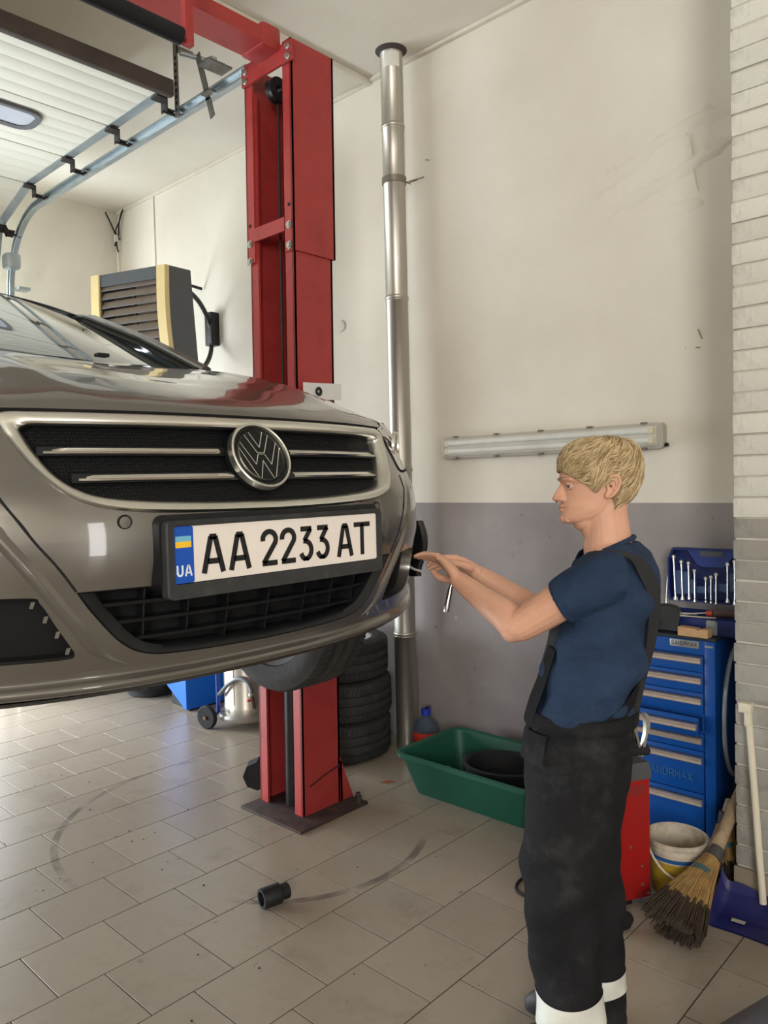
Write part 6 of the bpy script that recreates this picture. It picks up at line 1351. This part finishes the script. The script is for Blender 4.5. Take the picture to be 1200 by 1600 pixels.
# hair: cap plus clumps combed forward
M_HAIR = mat('blond_hair', (178, 152, 114), 0.6, var=0.38, scale=45, spec=0.35)
def strand_mat():
    m = M_HAIR; n, l = m.node_tree.nodes, m.node_tree.links; b = n['Principled BSDF']; g = n.new('ShaderNodeNewGeometry'); r = n.new('ShaderNodeValToRGB')
    r.color_ramp.elements[0].color = (*lin((132, 110, 76)), 1); r.color_ramp.elements[1].color = (*lin((200, 181, 144)), 1); e = r.color_ramp.elements.new(0.5); e.color = (*lin((174, 151, 112)), 1)
    l.new(g.outputs['Random Per Island'], r.inputs[0]); l.new(r.outputs[0], b.inputs['Base Color'])
strand_mat()
def scalp(u, v):
    """u around (0 front, 0.25 his left, 0.5 back), v 0 crown .. 1 lower hair line"""
    t = 2*PI*u; ct, st = math.cos(t), math.sin(t)
    # lower hairline height by direction
    low = interp(abs(u-0.5)*2, [0.0, 0.28, 0.44, 0.50, 0.55, 0.60, 0.66, 0.74, 0.86, 1.0], [-0.092, -0.074, -0.034, 0.004, -0.014, -0.022, 0.004, 0.018, 0.034, 0.038])
    top = 0.121; b = top-(top-low)*(v**1.55)
    bs_ = [l[0] for l in reversed(LV)]; fa = interp(b, bs_, [l[1] for l in reversed(LV)]); ba = interp(b, bs_, [l[2] for l in reversed(LV)]); hw = interp(b, bs_, [l[3] for l in reversed(LV)])
    if b > 0.115: k2 = max(0.02, (top-b)/0.006); fa, ba, hw = 0.030*k2, -0.040*k2, 0.030*k2
    e = 2.25; k = (abs(ct)**e+abs(st)**e)**(-1/e); mid = -0.0
    ex = fa if ct > 0 else -ba
    g = 0.009+0.004*math.sin(PI*min(1, v))-0.004*max(0, v-0.8)/0.2
    if u > 0.38 and u < 0.62: g -= 0.003*v
    return hd_((ex+g)*ct*k, b+0.006*(1-v), (hw+g)*st*k)
cap = MB().grid(lambda u, v: scalp(u, 0.02+0.98*v), 72, 24)
hair = pp('hair', cap, mat('hair_base', (142, 121, 86), 0.7, var=0.15, scale=40), 'short straight blond hair')
st_ = MB(); rs = random.Random(21)
for i in range(2600):
    u = rs.random(); v0 = rs.uniform(0.0, 0.93)**0.8
    side = 1 if u < 0.5 else -1; fu = min(u, 1-u)          # 0 front .. 0.5 back
    dv = rs.uniform(0.16, 0.30); du = -side*rs.uniform(0.02, 0.07)*(1.0 if fu > 0.12 else 0.35)*(1 if fu < 0.42 else 0.3)
    lift = rs.uniform(0.0012, 0.0048); pts = []
    for k in range(4):
        t = k/3; vv_ = min(1.06, v0+dv*t); uu = (u+du*t+rs.uniform(-1, 1)*0.003) % 1.0; p = scalp(uu, vv_); n = (p-hd_(0, 0.02, 0)).normalized(); pts.append(p+n*(lift*(0.3+math.sin(PI*min(1, t*0.9)))-0.001))
    w0 = rs.uniform(0.0012, 0.0026); st_.tube(pts, [w0, w0*1.1, w0*0.8, w0*0.15], 4, cap=False)
o = pp('hair_strands', st_, M_HAIR, parent=hair); o['kind'] = 'stuff'
# t-shirt
sh = MB()
def fold(p, y, i): return p
shr = []
for y in ys_(846, 1128, 40):
    wr_ = 0.006+0.004*math.sin(y*0.11)+(0.010 if 1000 < y < 1115 else 0.004)
    ring = []
    for i in range(48):
        ph = 360*i/48; w2 = wr_+0.007*math.sin(math.radians(ph)*3+y*0.055)+0.005*math.sin(math.radians(ph)*5-y*0.085); ring.append(torp(y, ph, w2))
    shr.append(ring)
sh.loft(shr)
def sleeve(mb, pts, rad):
    P = smooth_path(pts, 5); k = len(P); rings = []; x = None
    for i in range(k):
        t = (P[min(i+1, k-1)]-P[max(i-1, 0)]).normalized(); x = basis(t)[0] if x is None else x; x = (x-t*x.dot(t)).normalized(); y = t.cross(x); f = i/(k-1)*(len(rad)-1); j = min(int(f), len(rad)-2); R = rad[j]+(rad[j+1]-rad[j])*(f-j)
        rings.append([P[i]+(x*math.cos(2*PI*q/28)+y*math.sin(2*PI*q/28))*R*(1+0.025*math.sin(q*0.9+i*0.7)) for q in range(28)])
    mb.loft(rings)
SEL = SHL.lerp(ELL, 0.49); SER = SHR.lerp(ELR, 0.5)
sleeve(sh, [SHL+RH*0.035+V((0, 0, 0.002)), SHL, SHL.lerp(ELL, 0.3), SEL], [0.068, 0.074, 0.070, 0.066])
sleeve(sh, [SHR, SHR.lerp(ELR, 0.3), SER], [0.070, 0.068, 0.064])
shm = remeshed(sh, 'tshirt', 0.006, 5, 0.5)
# trim the sleeve ends and neck flat so that skin shows below them
def cut(me, co, no):
    bm = bmesh.new(); bm.from_mesh(me); return bm
def trim_end(me, co, no, radius):
    bm = bmesh.new(); bm.from_mesh(me); dele = [v for v in bm.verts if 0 < (v.co-co).dot(no) < 0.11 and ((v.co-co)-no*(v.co-co).dot(no)).length < radius]
    bmesh.ops.delete(bm, geom=dele, context='VERTS'); bm.to_mesh(me); bm.free()
nkc = at(950, 853, 2.20); nkn = (UPV*0.90+BF*0.38).normalized(); trim_end(shm, nkc, nkn, 0.105)
M_SHIRT = mat('tshirt_navy', (38, 54, 78), 0.85, var=0.16, scale=9, spec=0.2, bump=0.9, bscale=9, bdist=0.03)
tsh = wear('tshirt', shm, M_SHIRT, 'navy blue crew neck t-shirt')
col_ = MB()
cpts = []
for i in range(28):
    a = 2*PI*i/28; c0 = nkc-nkn*0.004; q = BF*(math.cos(a)*0.082)+BL*(math.sin(a)*0.080); q = q-nkn*q.dot(nkn); cpts.append(c0+q)
col_.tube(cpts, 0.0075, 8, closed=True); pp('collar', col_, M_SHIRT, parent=tsh)
lg_ = MB(); dgl = (ELL-SHL).normalized(); upn = _u2
for k, (a, b) in enumerate(((0.0, 0.0), (0.012, 0.004), (0.024, -0.002))): lg_.sphere(at(862+6*k, 912+4*k, 2.075), 0.004, 8, 6)
# overalls
ov = MB()
ovr = []
for y in ys_(1112, 1170, 8): ovr.append(tring(y, 0.016+0.004*math.sin(y*0.3), 44))
ov.loft(ovr)
pel = [at(903, 1165, 2.20), at(900, 1205, 2.20), at(898, 1235, 2.20)]
def ell(c, hd, hw): return [c+BF*(hd*math.cos(2*PI*i/44))+BL*(hw*math.sin(2*PI*i/44)) for i in range(44)]
ov.loft([ell(at(904, 1150, 2.2), 0.146, 0.185), ell(at(903, 1180, 2.2), 0.150, 0.190), ell(at(901, 1215, 2.2), 0.148, 0.190), ell(at(898, 1250, 2.2), 0.135, 0.180), ell(at(896, 1275, 2.2), 0.10, 0.14)])
def leg(pts, rad, seed):
    rs = random.Random(seed); P = smooth_path(pts, 8); k = len(P); rings = []
    for i in range(k):
        t = i/(k-1)*(len(rad)-1); j = min(int(t), len(rad)-2); f = t-j; R = rad[j]*(1-f)+rad[j+1]*f
        ring = []
        for q in range(32):
            a = 2*PI*q/32; w_ = 1+0.05*math.sin(3*a+i*0.55+seed)+0.045*math.sin(i*1.0+a*2.0+seed*2)
            ring.append(P[i]+BF*(R*1.05*w_*math.cos(a))+BL*(R*w_*math.sin(a)))
        rings.append(ring)
    ov.loft(rings)
leg([at(893, 1190, 2.12), at(884, 1300, 2.10), at(876, 1400, 2.10), at(884, 1500, 2.11), at(892, 1612, 2.11)], [0.108, 0.112, 0.098, 0.090, 0.084], 1)
leg([at(915, 1190, 2.26), at(912, 1300, 2.28), at(922, 1400, 2.29), at(930, 1500, 2.29), at(929, 1600, 2.29)], [0.108, 0.104, 0.090, 0.082, 0.078], 2)
ovm = remeshed(ov, 'overalls', 0.006, 5, 0.5)
M_OV = mat('overall_black', (30, 30, 32), 0.9, var=0.25, scale=6, spec=0.15, bump=1.0, bscale=6, bdist=0.03, dirt=(84, 83, 81), dirt_amt=0.5, dirt_scale=2.6, dirt_lo=0.53)
ovo = wear('overalls', ovm, M_OV, 'black work overalls')
wb_ = MB(); wb_.loft([[torp(y, 360*i/48, o_) for i in range(48)] for y, o_ in ((1098, 0.017), (1099, 0.026), (1119, 0.028), (1121, 0.018))]); pp('waistband', wb_, M_OV, parent=ovo)
def ribbon(pts, wdt, th, nrm):
    P = smooth_path(pts, 6); N = smooth_path(nrm, 6); m = MB(); rings = []
    for i, p in enumerate(P):
        t = (P[min(i+1, len(P)-1)]-P[max(i-1, 0)]).normalized(); n = N[i].normalized(); n = (n-t*n.dot(t)).normalized(); s = t.cross(n)
        rings.append([p-s*(wdt/2), p+s*(wdt/2), p+s*(wdt/2)+n*th, p-s*(wdt/2)+n*th])
    m.loft(rings); return m
for sg in (1, -1):
    seq = [(1040, 20), (1000, 26), (950, 32), (905, 42), (882, 58), (869, 84), (872, 118), (892, 136), (925, 146), (985, 154), (1050, 162), (1104, 168)]
    pts = [torp(y, sg*ph, 0.017) for y, ph in seq]; nr = []
    for y, ph in seq:
        c = torp(y, sg*ph, 0.0); cc = at(tor(y)[0], y, 2.2); n = (c-cc).normalized()
        if 864 < y < 890: n = (n*0.25+UPV).normalized()
        nr.append(n)
    pts[5] = pts[5]+UPV*0.024; pts[4] = pts[4]+UPV*0.018; pts[6] = pts[6]+UPV*0.020; pts[7] = pts[7]+UPV*0.008; pts[3] = pts[3]+UPV*0.006
    pp('shoulder_strap', ribbon(pts, 0.040, 0.004, nr), mat('strap_black', (34, 34, 36), 0.85), parent=ovo, angle=40)
bib = MB(); bib.loft([[torp(y, ph, o_) for ph in range(-44, 45, 8)] for y, o_ in ((1118, 0.024), (1090, 0.024), (1060, 0.022), (1030, 0.021), (1002, 0.020))], cap=False, closed=False)
bib.loft([[torp(y, ph, o_+0.004) for ph in range(-44, 45, 8)] for y, o_ in ((1118, 0.024), (1090, 0.024), (1060, 0.022), (1030, 0.021), (1002, 0.020))], cap=False, closed=False)
pp('bib', bib, M_OV, parent=ovo, angle=60)
bk2 = MB(); bk2.loft([[torp(y, ph, 0.019) for ph in [180+q*w_ for q in (-1, -0.6, -0.2, 0.2, 0.6, 1)]] for y, w_ in ((1118, 80), (1098, 62), (1075, 44), (1050, 30))], cap=False, closed=False); pp('back_panel', bk2, M_OV, parent=ovo, angle=60)
pk = MB(); pp('side_pocket', MB().loft([[at(x, y, 2.20)+BL*(0.183+o2)+BF*o3 for (x, o3, o2) in ((0, 0.10, -0.06), (0, 0.05, -0.005))] and [torp(min(1170, y), ph, 0.026) for ph in (28, 40, 52, 64)] for y in (1124, 1140, 1155, 1169)], cap=False, closed=False), M_OV, parent=ovo, angle=60)
# reflective bands and boots
M_REF = mat('reflective_tape', (214, 214, 206), 0.45, var=0.06, scale=14)
def band(p0, p1, nm):
    """tape following the cloth: a slice of the trouser leg, set 3 mm proud"""
    p0, p1 = V(p0)-ploc, V(p1)-ploc; ax_ = (p1-p0).normalized(); bm = bmesh.new(); bm.from_mesh(ovm)
    far = [v for v in bm.verts if ((v.co-p0)-ax_*(v.co-p0).dot(ax_)).length > 0.135 or abs((v.co-p0).dot(ax_)) > 0.2]
    bmesh.ops.delete(bm, geom=far, context='VERTS')
    for co, no in ((p0, -ax_), (p1, ax_)):
        bmesh.ops.bisect_plane(bm, geom=bm.verts[:]+bm.edges[:]+bm.faces[:], plane_co=co, plane_no=no, clear_outer=True)
    seen = set(); best = None; bm.verts.ensure_lookup_table()
    cands = []
    for v in bm.verts:
        if v in seen: continue
        st, comp = [v], []
        while st:
            q = st.pop()
            if q in seen: continue
            seen.add(q); comp.append(q); st += [e.other_vert(q) for e in q.link_edges]
        c = sum((q.co for q in comp), V((0, 0, 0)))/len(comp); cands.append(((c-(p0+p1)/2).length, comp))
    cands.sort(key=lambda t: t[0]); keep_ = set(cands[0][1]); bmesh.ops.delete(bm, geom=[v for v in bm.verts if v not in keep_], context='VERTS')
    bm.normal_update()
    for v in bm.verts: v.co += v.normal*0.003
    me = bpy.data.meshes.new(nm); bm.to_mesh(me); bm.free(); me.shade_smooth(); link(nm, me, M_REF, ovo)
band(at(889, 1546, 2.11), at(892, 1590, 2.11), 'reflective_band')
band(at(930, 1507, 2.29), at(930, 1538, 2.29), 'reflective_band')
for (A, nm) in ((ANL, 'near'), (ANR, 'far')):
    g = V((A.x, A.y, 0)); m = MB()
    m.loft([[g+BF*(c_+hl*math.cos(2*PI*i/28))+BL*(hw*math.sin(2*PI*i/28))+UPV*z for i in range(28)] for z, c_, hl, hw in ((0.0, 0.06, 0.150, 0.050), (0.025, 0.06, 0.152, 0.052), (0.05, 0.05, 0.138, 0.050), (0.075, 0.03, 0.110, 0.046), (0.11, 0.0, 0.072, 0.046), (0.17, -0.01, 0.060, 0.045))])
    pp('boot', m, mat('boot_dark', (44, 40, 40), 0.6, var=0.2), angle=60)
# ratchet hanging from his near hand
ra = thing('ratchet_handle', 'chrome ratchet handle held in his hand, pointing down', 'ratchet', tuple(at(697, 956, 2.33)))
part('shaft', MB().tube([at(708, 905, 2.335), at(704.5, 917, 2.335), at(703.5, 922, 2.335), at(698, 950, 2.33), at(697, 956, 2.33)], [0.006, 0.0062, 0.0082, 0.0088, 0.0075], 12), M_WR, ra)
part('knurl_ring', MB().tube([at(698.6, 947, 2.33), at(698.2, 949.5, 2.33)], [0.0098, 0.0098], 12), M_WR, ra)
part('ratchet_head', MB().sphere(at(709, 901, 2.335), 0.014, 12, 8), M_WR, ra)
